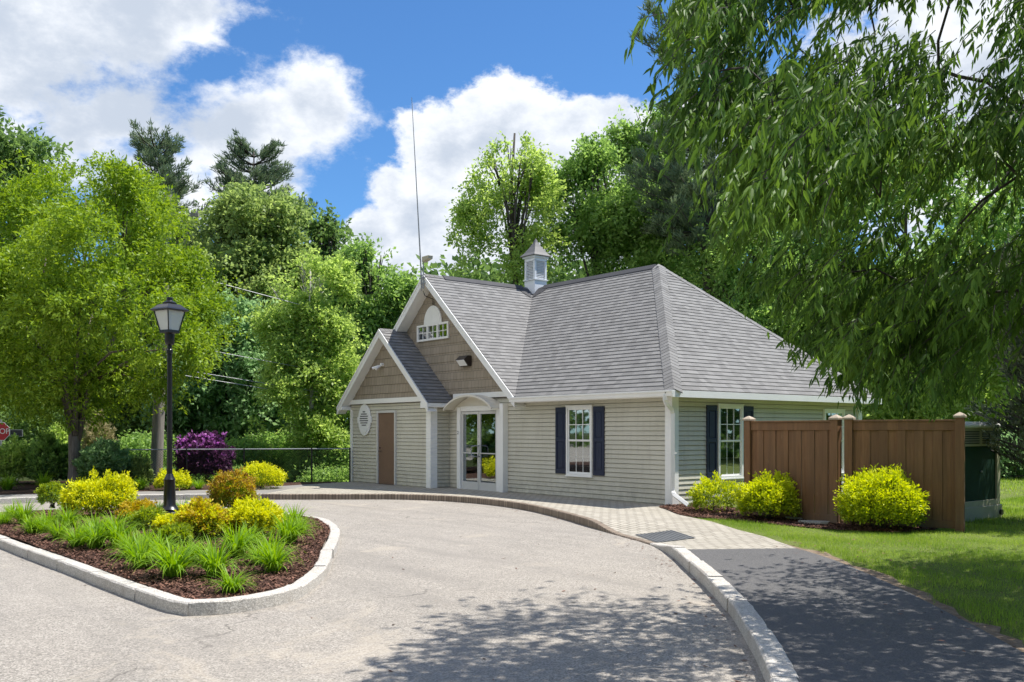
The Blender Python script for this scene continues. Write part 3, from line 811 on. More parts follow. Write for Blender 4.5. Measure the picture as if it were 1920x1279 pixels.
def build_building():
    B = empty('building', (0, 0, 0), 'single storey tan sided building with grey hipped roof, two front gables and a white cupola', 'building')
    sn = 1 / math.sqrt(1 + MS * MS)
    # --- roof
    mb = MB(); cz = 0.14

    def slope(pts, o, u, outv, seed=0):
        """pts given as (x, y) on plan; o eave point; u along eave; outv horizontal uphill direction"""
        uu = Vector((u[0], u[1], 0)); hv = Vector((outv[0], outv[1], 0)); m_ = MS
        v = Vector((hv.x, hv.y, m_)) * sn; n = uu.cross(v).normalized()
        if n.z < 0: n = -n
        poly = []
        for (x, y) in pts:
            d = Vector((x - o[0], y - o[1], 0)); poly.append((d.dot(uu), d.dot(hv) / sn))
        ar = sum(poly[i][0] * poly[(i + 1) % len(poly)][1] - poly[(i + 1) % len(poly)][0] * poly[i][1] for i in range(len(poly)))
        if ar < 0: poly = poly[::-1]
        lap(mb, poly, (o[0], o[1], EZ), uu, v, n, cz, 0.014)
    xr = XG + HG; xl = XG - HG; YE = -0.35; YK = 7.55; XE = 0.35; XA = XE - (YR - YE); YG = -0.38
    slope([(xr, YE), (XE, YE), (XA, YR), (XG, YR)], (xr, YE), (1, 0), (0, 1))
    slope([(XE, YE), (XE, YK), (XA, YR)], (XE, YE), (0, 1), (-1, 0))
    slope([(xr, YK), (XE, YK), (XA, YR), (XG, YR)], (xr, YK), (1, 0), (0, -1))
    slope([(xr, YG), (xr, YE), (XG, YR), (XG, YG)], (xr, YG), (0, 1), (-1, 0))
    slope([(xr, YK), (XG, YR), (XG, YK)], (xr, YG), (0, 1), (-1, 0))
    slope([(xl, YG), (xl, YK), (XG, YK), (XG, YG)], (xl, YG), (0, 1), (1, 0))
    # bump-out roof
    sb = 1 / math.sqrt(1 + .875 ** 2)
    for sgn in (1, -1):
        ue = Vector((0, 1, 0)); v = Vector((-sgn, 0, .875)) * sb; n = Vector((sgn * .875, 0, 1)).normalized(); L = HB / sb
        y1 = 0.0 if sgn > 0 else 0.9
        poly = [(0, 0), (y1 - (YB - .3), 0), (y1 - (YB - .3), L), (0, L)]
        lap(mb, poly, (XB + sgn * HB, YB - .3, EB), ue, v, n, cz, 0.019)
    roof = mb.build('roof', M['shingle'], B)
    # underside deck so light does not leak
    mb = MB(); dz = 0.02

    def deck(pts): mb.prism([Vector(p) - Vector((0, 0, 0.03)) for p in pts], (0, 0, -0.05))
    z = lambda d: EZ + MS * d
    deck([(xr, YE, z(0)), (XE, YE, z(0)), (XA, YR, z(HG)), (XG, YR, z(HG))])
    deck([(XE, YE, z(0)), (XE, YK, z(0)), (XA, YR, z(HG))])
    deck([(xr, YK, z(0)), (XE, YK, z(0)), (XA, YR, z(HG)), (XG, YR, z(HG))])
    deck([(xr, YG + .03, z(0)), (xr, YK, z(0)), (XG, YK, z(HG)), (XG, YG + .03, z(HG))])
    deck([(xl, YG + .03, z(0)), (xl, YK, z(0)), (XG, YK, z(HG)), (XG, YG + .03, z(HG))])
    for sgn in (1, -1):
        y1 = 0.0 if sgn > 0 else .85
        deck([(XB + sgn * HB, YB - .27, EB), (XB + sgn * HB, y1, EB), (XB, y1, RB), (XB, YB - .27, RB)])
    mb.build('roof_deck', M['trim'], roof)
    # hip caps and ridge caps
    mb = MB()

    def caps(a, b, nl, nr, w=0.17, st=0.14, lift=0.02):
        a = Vector(a); b = Vector(b); d = (b - a); L = d.length; d.normalize(); k = int(L / st)
        nl = Vector(nl).normalized(); nr = Vector(nr).normalized()
        sl_ = d.cross(nl).normalized(); sr = nr.cross(d).normalized()
        for i in range(k):
            p0 = a + d * (i * L / k); p1 = a + d * ((i + 1.25) * L / k)
            nn = (nl + nr).normalized()
            c0 = p0 + nn * (lift + 0.008); c1 = p1 + nn * lift
            u0 = i * st * 1.37
            for sd, nrm in ((sl_, nl), (sr, nr)):
                if (sd.z > 0): sd = -sd
                q = [c0, c0 + sd * w - nn * 0.003, c1 + sd * w - nn * 0.003, c1]
                mb.face(q, [(u0, 0.02), (u0 + .16, 0.02), (u0 + .16, .13), (u0, .13)])
                mb.face([c0, c0 + sd * w - nn * .003, p0 + sd * w, p0], [(u0, 0)] * 4)
    nF = (0, -MS, 1); nR = (MS, 0, 1); nK = (0, MS, 1); nL = (-MS, 0, 1)
    for args in (((XE, YE, EZ), (XA, YR, RZ), nF, nR, 0.20), ((XE, YK, EZ), (XA, YR, RZ), nR, nK, 0.17)):
        mb = MB(); caps(*args); mb.build('hip_cap', M['shingle'], roof)
    for args in (((XG, YG, RZ), (XG, 0.25, RZ), nL, nR, 0.13), ((XB, YB - .3, RB), (XB, 0, RB), (-.875, 0, 1), (.875, 0, 1), 0.13)):
        mb = MB(); caps(*args); mb.build('ridge_cap', M['shingle'], roof)
    mb = MB()
    for (a, b) in (((XG, .25), (XG, YR - .45)), ((XG + .5, YR), (XA - .1, YR))):
        a = Vector((a[0], a[1], RZ + .012)); b = Vector((b[0], b[1], RZ + .012)); d = (b - a).normalized(); s = Vector((0, 0, 1)).cross(d)
        prof = [(-.14, -.14 * MS), (-.14, -.14 * MS + .03), (0, .035), (.14, -.14 * MS + .03), (.14, -.14 * MS)]
        mb.prism([a + s * p + Vector((0, 0, q)) for p, q in prof], b - a)
    mb.build('ridge_vent', M['ridge'], roof)
    # --- walls, lap siding 0.1 m
    mb = MB()

    def wall(x0, y0, x1, y1, n, z0=0.05, z1=2.42, poly=None, h=0.1016, th=0.020, tgt=None):
        d = Vector((x1 - x0, y1 - y0, 0)); L = d.length; u = d / L
        lap(tgt or mb, poly or [(0, z0), (L, z0), (L, z1), (0, z1)], (x0, y0, 0), u, (0, 0, 1), n, h, th, v0=0.05, groove=0.012)
    wall(-12.25, 0, 0, 0, (0, -1, 0), z1=2.6)
    wall(0, 0, 0, 7.2, (1, 0, 0))
    wall(0, 7.2, -12.25, 7.2, (0, 1, 0)); wall(-12.25, 7.2, -12.25, 0, (-1, 0, 0))
    wall(XBL, YB, XBR, YB, (0, -1, 0), z1=2.6)
    wall(XBR, YB, XBR, 0, (1, 0, 0)); wall(XBL, 0.0, XBL, YB, (-1, 0, 0))
    mb.build('wall', M['siding'], B)
    # solid core behind the siding, with the glazed doorway left open
    mb = MB()
    mb.box(-12.2, -7.33, 0.04, .10, 0.02, 2.5); mb.box(-5.72, -.04, 0.04, .10, 0.02, 2.5)
    mb.box(-.10, -.04, .1, 7.16, .02, 2.5); mb.box(-12.2, -.1, 7.1, 7.16, .02, 2.5); mb.box(-12.2, -12.14, .1, 7.1, .02, 2.5)
    mb.box(-12.14, -.1, .1, 7.1, 2.44, 2.5)
    mb.build('wall_core', M['interior'], B)
    # gable shakes
    mb = MB(); tz = 2.66
    hw = HG - 0.02; lift = 0.1
    apex = EZ + MS * hw - lift
    # big gable: half width at height z = (apex - z)/MS
    wz = lambda z_: (apex - z_) / MS
    lap(mb, [(XG - wz(tz), tz), (XG + wz(tz), tz), (XG, apex)], (0, -0.03, 0), (1, 0, 0), (0, 0, 1), (0, -1, 0), 0.25, 0.014, v0=tz - .1)
    ab = EB + .875 * HB - .1; wb = lambda z_: (ab - z_) / .875; tzb = 2.60
    lap(mb, [(XB - wb(tzb), tzb), (XB + wb(tzb), tzb), (XB, ab)], (0, YB - .03, 0), (1, 0, 0), (0, 0, 1), (0, -1, 0), 0.25, 0.014, v0=tzb - .1)
    mb.build('gable_wall', M['shake'], B)
    mb = MB()   # backing for gables
    mb.prism([(XG - wz(2.5), -.02, 2.5), (XG + wz(2.5), -.02, 2.5), (XG, -.02, apex)], (0, .05, 0))
    mb.prism([(XB - wb(2.45), YB - .02, 2.45), (XB + wb(2.45), YB - .02, 2.45), (XB, YB - .02, ab)], (0, .05, 0))
    mb.build('gable_backing', M['shake'], B)
    # bands
    mb = MB(); mb.box(XBR + .27, xr - .05, -.085, -.02, 2.53, 2.665); mb.box(XBL - .06, XBR + .06, YB - .085, YB - .02, 2.47, 2.605)
    mb.build('band_board', M['trim'], B, bevel=.004)
    # rake boards + soffits
    mb = MB()
    for (xc, half, ez, rz, yf, m_, yw) in ((XG, HG, EZ, RZ, YG, MS, -0.03), (XB, HB, EB, RB, YB - .3, .875, YB - .03)):
        for sgn in (1, -1):
            c = 1 / math.sqrt(1 + m_ * m_); dn = Vector((-m_ * sgn, 0, -1)) * c  # inward normal
            a = Vector((xc + sgn * (half + .03), yf, ez - .03 * m_)); b = Vector((xc, yf, rz))
            w_ = 0.17; drop = w_ / c
            y0 = yf - .022 if sgn > 0 else yf - .020
            P = [(a.x, y0, a.z - .004), (b.x, y0, b.z - .004), (b.x, y0, b.z - drop), (a.x, y0, a.z - drop)]
            mb.prism(P, (0, .026, 0))
            P2 = [(a.x, y0 - .014, a.z + .004), (b.x, y0 - .014, b.z + .004), (b.x, y0 - .014, b.z - .07), (a.x, y0 - .014, a.z - .07)]
            mb.prism(P2, (0, .012, 0))
            # soffit
            s0 = drop - .02
            P = [(a.x, yf + .006, a.z - s0), (b.x, yf + .006, b.z - s0), (b.x, yf + .006, b.z - s0 + .02), (a.x, yf + .006, a.z - s0 + .02)]
            mb.prism(P, (0, yw - yf, 0))
    mb.build('rake_board', M['trim'], B)
    # gutters and fascias (eaves)
    mb = MB()

    def gut(x0, x1, y0, z1, zd):  # along x, facing -y
        prof = [(0.0, z1), (-.105, z1), (-.105, z1 - .03), (-.085, z1 - .06), (-.07, z1 - .125), (0.0, z1 - .125)]
        mb.prism([(x0, y0 + p, q) for p, q in prof], (x1 - x0, 0, 0))
    gut(xr - .13, XE + .02, YE + .01, EZ - .008, 0)
    mb.build('gutter', M['trim'], B, bevel=.004)
    mb = MB()
    mb = MB(); mb.box(XE - .01, XE + .022, YE - .05, YK + .03, EZ - .15, EZ - .012); mb.build('fascia', M['trim'], B, bevel=.003)
    mb = MB(); mb.box(xr - .13, XE - .02, YE + .012, YE + .03, EZ - .15, EZ - .02); mb.build('fascia', M['trim'], B, bevel=.003)
    mb = MB(); mb.box(-12.7, XE, YK - .01, YK + .02, EZ - .15, EZ - .012); mb.build('fascia', M['trim'], B, bevel=.003)
    mb = MB(); mb.box(0.02, XE - .012, YE + .035, YK - .02, EZ - .13, EZ - .115); mb.build('soffit', M['trim'], B, bevel=.003)
    mb = MB(); mb.box(xr - .1, 0.02, YE + .035, -.02, EZ - .13, EZ - .115); mb.build('soffit', M['trim'], B, bevel=.003)
    mb = MB(); mb.box(XBR + .02, XB + HB + .02, YB - .318, -.09, EB - .115, EB - .012); mb.build('fascia', M['trim'], B, bevel=.003)
    mb = MB(); mb.box(XB - HB - .02, XBL - .02, YB - .318, .8, EB - .115, EB - .012); mb.build('fascia', M['trim'], B, bevel=.003)
    mb = MB(); mb.box(XB + HB - .30, XB + HB + .025, YB - .335, YB - .32, EB - .14, EB + .01); mb.build('fascia', M['trim'], B, bevel=.003)
    mb = MB(); mb.box(xr - .16, xr + .02, YG - .03, -.02, EZ - .13, EZ - .02); mb.build('fascia', M['trim'], B, bevel=.003)
    # corner boards
    def cb(x, y, sx, sy, w=.14, z1=2.38):
        mb = MB(); t = .030
        xa, xb = (x + sx * t, x - sx * w) ; ya, yb = (y + sy * t, y - sy * w)
        mb.prism([(xa, ya, .04), (xb, ya, .04), (xb, y + sy * .001, .04), (x + sx * .001, y + sy * .001, .04), (x + sx * .001, yb, .04), (xa, yb, .04)], (0, 0, z1 - .04))
        mb.build('corner_board', M['trim'], B, bevel=.003)
    cb(0, 0, 1, -1, .17); cb(0, 7.2, 1, 1); cb(XBR, YB, 1, -1, .19, 2.31); cb(XBL, YB, -1, -1, .1, 2.31)
    # inner corner channel
    mb = MB(); mb.box(XBR + .002, XBR + .035, -.04, -.012, .05, 2.4); mb.build('corner_channel', M['siding'], B)
    # --- windows

    def window(o, u, n, w, h, shutters=True, rows=2, cols=3, blind=False):
        o = Vector(o); u = Vector(u); n = Vector(n); z = Vector((0, 0, 1))
        W = empty('window', (0, 0, 0), None, None); W.parent = B

        def ob(mb, a0, a1, b0, b1, c0, c1):
            mb.obox(o + u * (a0 + a1) / 2 + z * (b0 + b1) / 2 + n * (c0 + c1) / 2, (abs(a1 - a0), abs(b1 - b0), abs(c1 - c0)), u, z, n)
        mb = MB(); f = .055
        ob(mb, 0, f, 0, h, .006, .055); ob(mb, w - f, w, 0, h, .006, .055); ob(mb, f, w - f, h - f, h, .006, .055); ob(mb, f, w - f, 0, f, .006, .055)
        ob(mb, -.015, w + .015, h, h + .02, .006, .065); ob(mb, -.015, w + .015, -.025, 0, .006, .07)
        mb.build('frame', M['trim'], W, bevel=.003)
        mb = MB(); g = f; s = .032
        for (zb, zt, c) in ((h / 2, h - f, .036), (f, h / 2 + .02, .024)):
            ob(mb, g, g + s, zb, zt, c - .012, c); ob(mb, w - g - s, w - g, zb, zt, c - .012, c)
            ob(mb, g + s, w - g - s, zt - s, zt, c - .012, c); ob(mb, g + s, w - g - s, zb, zb + s, c - .012, c)
            for k in range(1, cols):
                x = g + s + (w - 2 * g - 2 * s) * k / cols; ob(mb, x - .008, x + .008, zb + s, zt - s, c - .011, c - .003)
            for k in range(1, rows):
                y = zb + s + (zt - zb - 2 * s) * k / rows; ob(mb, g + s, w - g - s, y - .008, y + .008, c - .012, c - .004)
        mb.build('sash', M['trim'], W)
        mb = MB(); ob(mb, g, w - g, f, h - f, .0195, .0205)
        mb.build('pane', M['glass'], W)
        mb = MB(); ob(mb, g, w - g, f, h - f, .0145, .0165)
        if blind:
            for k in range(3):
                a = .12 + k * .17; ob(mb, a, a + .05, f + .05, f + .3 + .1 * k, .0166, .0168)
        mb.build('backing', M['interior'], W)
        if shutters:
            for x0 in (-.035 - .345, w + .035):
                mb = MB(); sw = .345
                ob(mb, x0, x0 + sw, .03, h - .02, .012, .03)
                for (za, zb_) in ((.03, .14), (h * .49, h * .49 + .09), (h - .13, h - .02)): ob(mb, x0, x0 + sw, za, zb_, .03, .045)
                ob(mb, x0, x0 + .055, .14, h * .49, .03, .0445); ob(mb, x0 + sw - .055, x0 + sw, .14, h * .49, .03, .0445)
                ob(mb, x0, x0 + .055, h * .49 + .09, h - .13, .03, .0445); ob(mb, x0 + sw - .055, x0 + sw, h * .49 + .09, h - .13, .03, .0445)
                for (za, zb_) in ((.17, h * .49 - .03), (h * .49 + .12, h - .16)): ob(mb, x0 + .085, x0 + sw - .085, za, zb_, .03, .038)
                mb.build('shutter', M['shutter'], B, bevel=.004)
        return W
    window((-3.19, 0, .64), (1, 0, 0), (0, -1, 0), .86, 1.60)
    window((0, 1.45, .64), (0, 1, 0), (1, 0, 0), .86, 1.60)
    window((0, 5.5, .64), (0, 1, 0), (1, 0, 0), .90, 1.55, shutters=False)
    # gable triple window + half round
    W = empty('gable_window', (0, 0, 0), None, None); W.parent = B
    x0, x1, z0, z1 = XG - .80, XG + .75, 4.20, 4.66; y = -.045
    mb = MB(); t = .055
    mb.box(x0, x1, y - .05, y, z0, z0 + t); mb.box(x0, x1, y - .05, y, z1 - t, z1)
    cw = (x1 - x0 - t) / 3
    for k in range(4): mb.box(x0 + k * cw, x0 + k * cw + t, y - .05, y, z0 + t, z1 - t)
    for k in range(3):
        a = x0 + k * cw + t; b = x0 + (k + 1) * cw; c = (a + b) / 2
        mb.box(c - .008, c + .008, y - .03, y - .015, z0 + t, z1 - t); mb.box(a, c - .008, y - .03, y - .015, (z0 + z1) / 2 - .008, (z0 + z1) / 2 + .008); mb.box(c + .008, b, y - .03, y - .015, (z0 + z1) / 2 - .008, (z0 + z1) / 2 + .008)
    mb.build('frame', M['trim'], W, bevel=.003)
    mb = MB(); mb.box(x0 + .03, x1 - .03, y - .012, y - .011, z0 + .03, z1 - .03); mb.build('pane', M['glass'], W)
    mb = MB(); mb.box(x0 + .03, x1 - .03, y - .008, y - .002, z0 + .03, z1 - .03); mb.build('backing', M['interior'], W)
    mb = MB(); pts = []; pts2 = []; rw, rh = .43, .50
    for k in range(25):
        a = math.pi * k / 24; pts.append((XG - .02 + rw * math.cos(a), y - .005, z1 + .003 + rh * math.sin(a))); pts2.append((XG - .02 + (rw - .05) * math.cos(a), y - .04, z1 + .004 + (rh - .05) * math.sin(a)))
    mb.prism(pts, (0, -.035, 0)); mb.prism(pts2, (0, -.01, 0)); mb.box(XG - .026, XG - .014, y - .056, y - .05, z1 + .01, z1 + rh - .06)
    mb.build('half_round_panel', M['trim'], B, fix=True)
    # --- brown door
    dr = MB(); dy = YB - .018
    dx0, dx1 = -10.62, -9.72
    dr.box(dx0, dx1, dy - .01, dy + .005, .14, 2.19)
    do = dr.build('door', M['door'], B)
    mb = MB()
    mb.box(dx0 - .07, dx0, dy - .045, dy + .008, .12, 2.255); mb.box(dx1, dx1 + .06, dy - .045, dy + .008, .12, 2.255); mb.box(dx0, dx1, dy - .045, dy + .008, 2.19, 2.255)
    mb.build('frame', M['alum'], do)
    mb = MB(); mb.tube([(dx0 + .08, dy - .01, 1.08), (dx0 + .08, dy - .06, 1.08)], .012, 8); mb.tube([(dx0 + .08, dy - .055, 1.08), (dx0 + .19, dy - .055, 1.08)], .009, 8)
    mb.build('handle', M['darkbrown'], do)
    for hz in (.42, 1.16, 1.92):
        mb = MB(); mb.tube([(dx1 - .004, dy - .016, hz - .05), (dx1 - .004, dy - .016, hz + .05)], .011, 8); mb.build('hinge', M['steel'], do)
    mb = MB(); mb.tube([(dx0 + .08, dy - .008, 1.18), (dx0 + .08, dy - .03, 1.18)], .024, 10); mb.build('deadbolt', M['darkbrown'], do)
    mb = MB(); mb.box(dx0 - .07, dx1 + .06, dy - .08, dy - .012, .10, .138); mb.build('threshold', M['darkbrown'], do)
    # --- glass double door
    G = empty('glass_door', (0, 0, 0), None, None); G.parent = B
    gx0, gx1 = -7.30, -5.75; gy = -.02
    mb = MB()
    mb.box(gx0 - .14, gx0, gy - .11, gy + .01, .10, 2.30); mb.box(gx1, gx1 + .22, gy - .09, gy + .01, .10, 2.34)
    mb.box(gx1 + .22, gx1 + .36, gy - .16, gy + .01, .06, 2.36); mb.box(gx0, gx1, gy - .09, gy + .01, 2.19, 2.32)
    mb.build('casing', M['trim'], G, bevel=.004)
    mb = MB(); xm = (gx0 + gx1) / 2; t = .055; yy0, yy1 = gy - .06, gy - .015
    for (a, b) in ((gx0 + .012, xm - .006), (xm + .006, gx1 - .012)):
        mb.box(a, a + t, yy0, yy1, .14, 2.18); mb.box(b - t, b, yy0, yy1, .14, 2.18); mb.box(a + t, b - t, yy0, yy1, 2.11, 2.18); mb.box(a + t, b - t, yy0, yy1, .14, .33)
        mb.box(a + t, b - t, yy0 + .01, yy1 - .01, 1.07, 1.10)
    mb.build('frame', M['alum'], G, bevel=.003)
    for (a, b) in ((gx0 + .06, xm - .055), (xm + .055, gx1 - .06)):
        mb = MB(); mb.box(a, b, gy - .036, gy - .032, .32, 2.12); mb.build('pane', M['glass'], G)
    for s_ in (-1, 1):
        mb = MB(); hx = xm + s_ * .045
        mb.tube([(hx, yy0, 1.0), (hx, yy0 - .09, 1.0), (hx + s_ * .11, yy0 - .12, 1.02), (hx + s_ * .13, yy0 - .12, 1.14), (hx + s_ * .11, yy0 - .12, 1.26), (hx, yy0 - .09, 1.28), (hx, yy0, 1.28)], .014, 8)
        mb.build('handle', M['steel'], G, smooth=True)
    mb = MB(); mb.box(gx0, gx1, gy - .10, gy, .10, .138); mb.build('threshold', M['alum'], G)
    # lobby behind the glass
    mb = MB()
    mb.box(-7.5, -5.5, 3.0, 3.03, .1, 2.45); mb.box(-7.55, -7.5, .1, 3.0, .1, 2.45); mb.box(-5.5, -5.45, .1, 3.0, .1, 2.45); mb.box(-7.5, -5.5, .02, 3.0, .10, .125)
    mb.box(-6.9, -6.1, 2.9, 2.98, 1.3, 2.0)
    mb.box(-7.1, -5.9, .9, 1.3, .45, 1.15)
    mb.build('lobby', M['lobby'], B)
    # arched hood
    mb = MB(); xc = (gx0 - .25 + gx1 + .12) / 2; hw_ = 1.05; pr = []
    for k in range(21):
        a = -1 + 2 * k / 20; pr.append((xc + a * hw_, 2.25 + .36 * (1 - a * a) ** .8))
    proj = .40
    outer = [(x, -.03, z_) for x, z_ in pr] + [(x, -.03, z_ - .018) for x, z_ in pr[::-1]]
    mb.prism(outer, (0, -proj, 0))
    fr = [(x, z_ - .036) for x, z_ in pr]
    mb.prism([(x, -.06, z_) for x, z_ in fr], (0, -.03, 0))
    mb.prism([(x, -proj - .01, z_ + .0362) for x, z_ in fr] + [(x, -proj - .01, z_ - .015) for x, z_ in fr[::-1]], (0, -.03, 0))
    mb.build('door_hood', M['awning'], B, bevel=0)
    # downspout
    mb = MB()

    def rect(path, w, d):
        P = [Vector(p) for p in path]
        for a, b in zip(P[:-1], P[1:]): pass
        mb.tube(path, w / 2 * 1.2, 4)
    sp = MB()

    def dspt(sp, path, w=.082):
        P = [Vector(p) for p in path]; rings = []
        for i, p in enumerate(P):
            d = (P[min(i + 1, len(P) - 1)] - P[max(i - 1, 0)]).normalized()
            a = Vector((0.78, -0.62, 0)) ; a = (a - d * a.dot(d)).normalized() if abs(a.dot(d)) < .95 else Vector((0, 0, 1)); b = d.cross(a).normalized()
            rings.append([p + (a * s1 + b * s2) * w / 2 for s1, s2 in ((1, 1), (1, -1), (-1, -1), (-1, 1))])
        for r0, r1 in zip(rings[:-1], rings[1:]):
            for k in range(4): sp.face([r0[k], r0[(k + 1) % 4], r1[(k + 1) % 4], r1[k]])
        sp.face(rings[0]); sp.face(rings[-1][::-1])
    dspt(sp, [(.16, -.40, 2.40), (.16, -.40, 2.30), (.15, -.34, 2.22), (.10, -.13, 2.10), (.09, -.09, 2.03), (.09, -.09, .50), (.10, -.10, .42), (.17, -.12, .36), (.62, -.2, .17)])
    sp.box(.03, .15, -.05, -.03, 1.2, 1.23)
    sp.build('downspout', M['trim'], B, bevel=.006)
    # cupola
    Cu = empty('cupola', (0, 0, 0), None, None); Cu.parent = B
    cx, cy = XG + .12, YR - .02; h = .238; zb = RZ - .42
    mb = MB(); mb.box(cx - h, cx + h, cy - h, cy + h, zb, RZ + .22); mb.box(cx - h - .03, cx + h + .03, cy - h - .03, cy + h + .03, RZ + .20, RZ + .235)
    for sx in (-1, 1):
        for sy in (-1, 1): mb.box(cx + sx * (h - .035) - .035, cx + sx * (h - .035) + .035, cy + sy * (h - .035) - .035, cy + sy * (h - .035) + .035, RZ + .235, RZ + .80)
    mb.box(cx - h, cx + h, cy - h, cy + h, RZ + .78, RZ + .88); mb.box(cx - h - .05, cx + h + .05, cy - h - .05, cy + h + .05, RZ + .88, RZ + .93)
    mb.build('body', M['cupola'], Cu, bevel=.004)
    mb = MB()
    for k in range(11):
        z_ = RZ + .26 + k * .048
        for (ux, uy) in ((0, -1), (1, 0), (0, 1), (-1, 0)):
            u = Vector((-uy, ux, 0)); n = Vector((ux, uy, 0))
            mb.obox(Vector((cx, cy, z_ + .02)) + n * (h - .04), (2 * h - .15, .05, .012), u, (n - Vector((0, 0, .8))), None or u.cross(n - Vector((0, 0, .8))))
    mb.box(cx - h + .08, cx + h - .08, cy - h + .08, cy + h - .08, RZ + .235, RZ + .78)
    mb.build('louver', M['cupola'], Cu)
    mb = MB(); e = h + .10; zt = RZ + .93
    prof = [(e, 0), (e, .02), (e * .74, .11), (e * .40, .29), (e * .16, .44), (0.012, .56)]
    mb.lathe([(r_ * math.sqrt(2), z_) for r_, z_ in prof], (cx, cy, zt), 4, math.pi / 4); mb.build('cupola_roof', M['cuproof'], Cu)
    mb = MB(); mb.box(cx - h - .04, cx + h + .30, cy - h - .30, cy - h - .0, RZ - .43, RZ - .40)
    # flashing saddle at the foot
    q = .36
    mb = MB()
    pts = [(cx - q - .1, cy - q, RZ - (q) * MS * .0 + .0)]
    mb.face([(XG, YR - .75, RZ + .03), (XG + .28, YR - .75 + .10, RZ - .28 * MS + .03), (XG + .46, YR - .46, RZ - .46 * MS + .03), (XG + .12, YR - .3, RZ - .06)])
    mb.face([(XG + .46, YR - .46, RZ - .46 * MS + .03), (XG + .75, YR - .22, RZ - .22 * MS + .03), (XG + .75, YR, RZ + .03), (XG + .3, YR - .12, RZ - .05)])
    mb.build('flashing', M['ridge'], Cu)
    return B


M['lobby'] = paint('lobby_wall', (0.5, 0.48, 0.44), 0.8, 0.2)
B = build_building()


def text_mesh(s, size, loc, xdir, ydir, mat, name, parent, extrude=.002):
    cu = D.curves.new(name, 'FONT'); cu.body = s; cu.size = size; cu.align_x = 'CENTER'; cu.align_y = 'CENTER'; cu.extrude = extrude
    o = D.objects.new(name, cu); COL.objects.link(o)
    dg = bpy.context.evaluated_depsgraph_get(); me = D.meshes.new_from_object(o.evaluated_get(dg)); D.objects.remove(o)
    me.name = name; me.materials.clear(); me.materials.append(mat)
    x = Vector(xdir).normalized(); y = Vector(ydir).normalized(); z = x.cross(y)
    mt = Matrix((x, y, z)).transposed().to_4x4(); mt.translation = Vector(loc); me.transform(mt)
    ob = D.objects.new(name, me); COL.objects.link(ob)
    if parent: ob.parent = parent
    return ob


text_mesh('2', .13, (-7.38, -.135, 1.62), (1, 0, 0), (0, 0, 1), M['ink'], 'house_number', B)


def wall_things():
    # oval plaque
    P = empty('oval_plaque', (-11.42, YB - .02, 2.0), 'white oval plaque with lines of dark lettering beside the brown door', 'plaque')
    mb = MB(); n = 40; rw, rh = .36, .47

    def el(a, b, y): return [(a * math.cos(2 * math.pi * k / n), y, b * math.sin(2 * math.pi * k / n)) for k in range(n)]
    mb.prism(el(rw, rh, 0), (0, -.03, 0)); mb.prism(el(rw * .8, rh * .84, -.029), (0, -.008, 0))
    mb.box(-rw - .05, -rw + .03, -.028, 0, -.09, .09); mb.box(rw - .03, rw + .05, -.028, 0, -.09, .09)
    mb.build('board', M['white'], P, bevel=.004)
    mb = MB(); rnd = random.Random(2)
    for k, w_ in enumerate((.07, .17, .22, .24, .24, .2, .13)):
        z = .22 - k * .066; x = -w_
        while x < w_ - .02:
            L = rnd.uniform(.03, .08); mb.box(x, min(x + L, w_), -.0405, -.0375, z, z + .034); x += L + .014
    mb.build('lettering', M['ink'], P)
    # flood light
    P = empty('floodlight', (-7.08, -.05, 3.52), 'dark boxy wall floodlight on the big gable above the glass door', 'floodlight')
    mb = MB(); mb.prism([(-.2, 0, -.14), (-.2, 0, .14), (-.2, -.12, .14), (-.2, -.24, .04), (-.2, -.1, -.14)], (.4, 0, 0)); mb.build('housing', M['darkbrown'], P, bevel=.008)
    mb = MB(); mb.prism([(-.17, -.112, -.122), (-.17, -.232, .022), (-.17, -.238, .018), (-.17, -.118, -.128)], (.34, 0, 0)); mb.build('lens', M['white'], P)
    # camera pair on the small gable
    P = empty('security_camera', (-10.35, YB - .04, 3.58), 'white twin head security camera on the small gable above the brown door', 'camera')
    mb = MB(); mb.lathe([(.06, 0), (.06, .03), (.03, .05)], (0, 0, 0), 12)
    mb2 = MB(); mb2.tube([(0, 0, 0), (0, -.08, 0)], .05, 12); mb2.build('mount', M['white'], P, smooth='auto')
    for i, (a, b) in enumerate((((0, -.07, -.02), (-.22, -.22, -.10)), ((0, -.07, -.02), (.02, -.26, -.13)))):
        m2 = MB(); a = Vector(a); b = Vector(b); m2.tube([a, a + (b - a) * .3], .018, 8); m2.tube([a + (b - a) * .25, b], [.034, .042], 12); m2.build('camera_head', M['white'], P, smooth='auto')
    # antenna
    P = empty('whip_antenna', (XG - .02, -.44, RZ - .2), 'tall thin whip antenna clamped to the peak of the big gable', 'antenna')
    top = at(772, 183, 24.5) - np.array([XG - .02, -.44, RZ - .2])
    mb = MB(); b = Vector(top); mb.tube([(0, 0, -.25), b * .12, b * .5, b], [.020, .020, .014, .008], 8); mb.build('whip', M['steel'], P)
    mb = MB(); mb.tube([(.08, 0, -.2), (.08, 0, .52)], .016, 8)
    mb.obox((0.04, .02, -.05), (.2, .05, .04)); mb.obox((0.04, .02, .1), (.2, .05, .04)); mb.build('mast', M['steel'], P)
    mb = MB(); c = Vector((.22, .0, .58)); mb.prism([c + Vector(p) for p in ((-.14, -.05, -.06), (.16, -.05, -.0), (.18, -.05, .09), (-.14, -.05, .09))], (0, .16, 0)); mb.build('sensor_head', M['tan'], P, bevel=.01)
    mb = MB()
    rnd = random.Random(5)
    for k in range(5):
        x = rnd.uniform(-.3, .3); x *= .7; mb.tube([(0, .05, -.25), (x * .5, .07, -.36 - abs(x) * .3), (x, .3, -.42 - abs(x) * .4), (x * .6, .34, -.62)], .006, 5)
    mb.build('cable', M['darkbrown'], P)


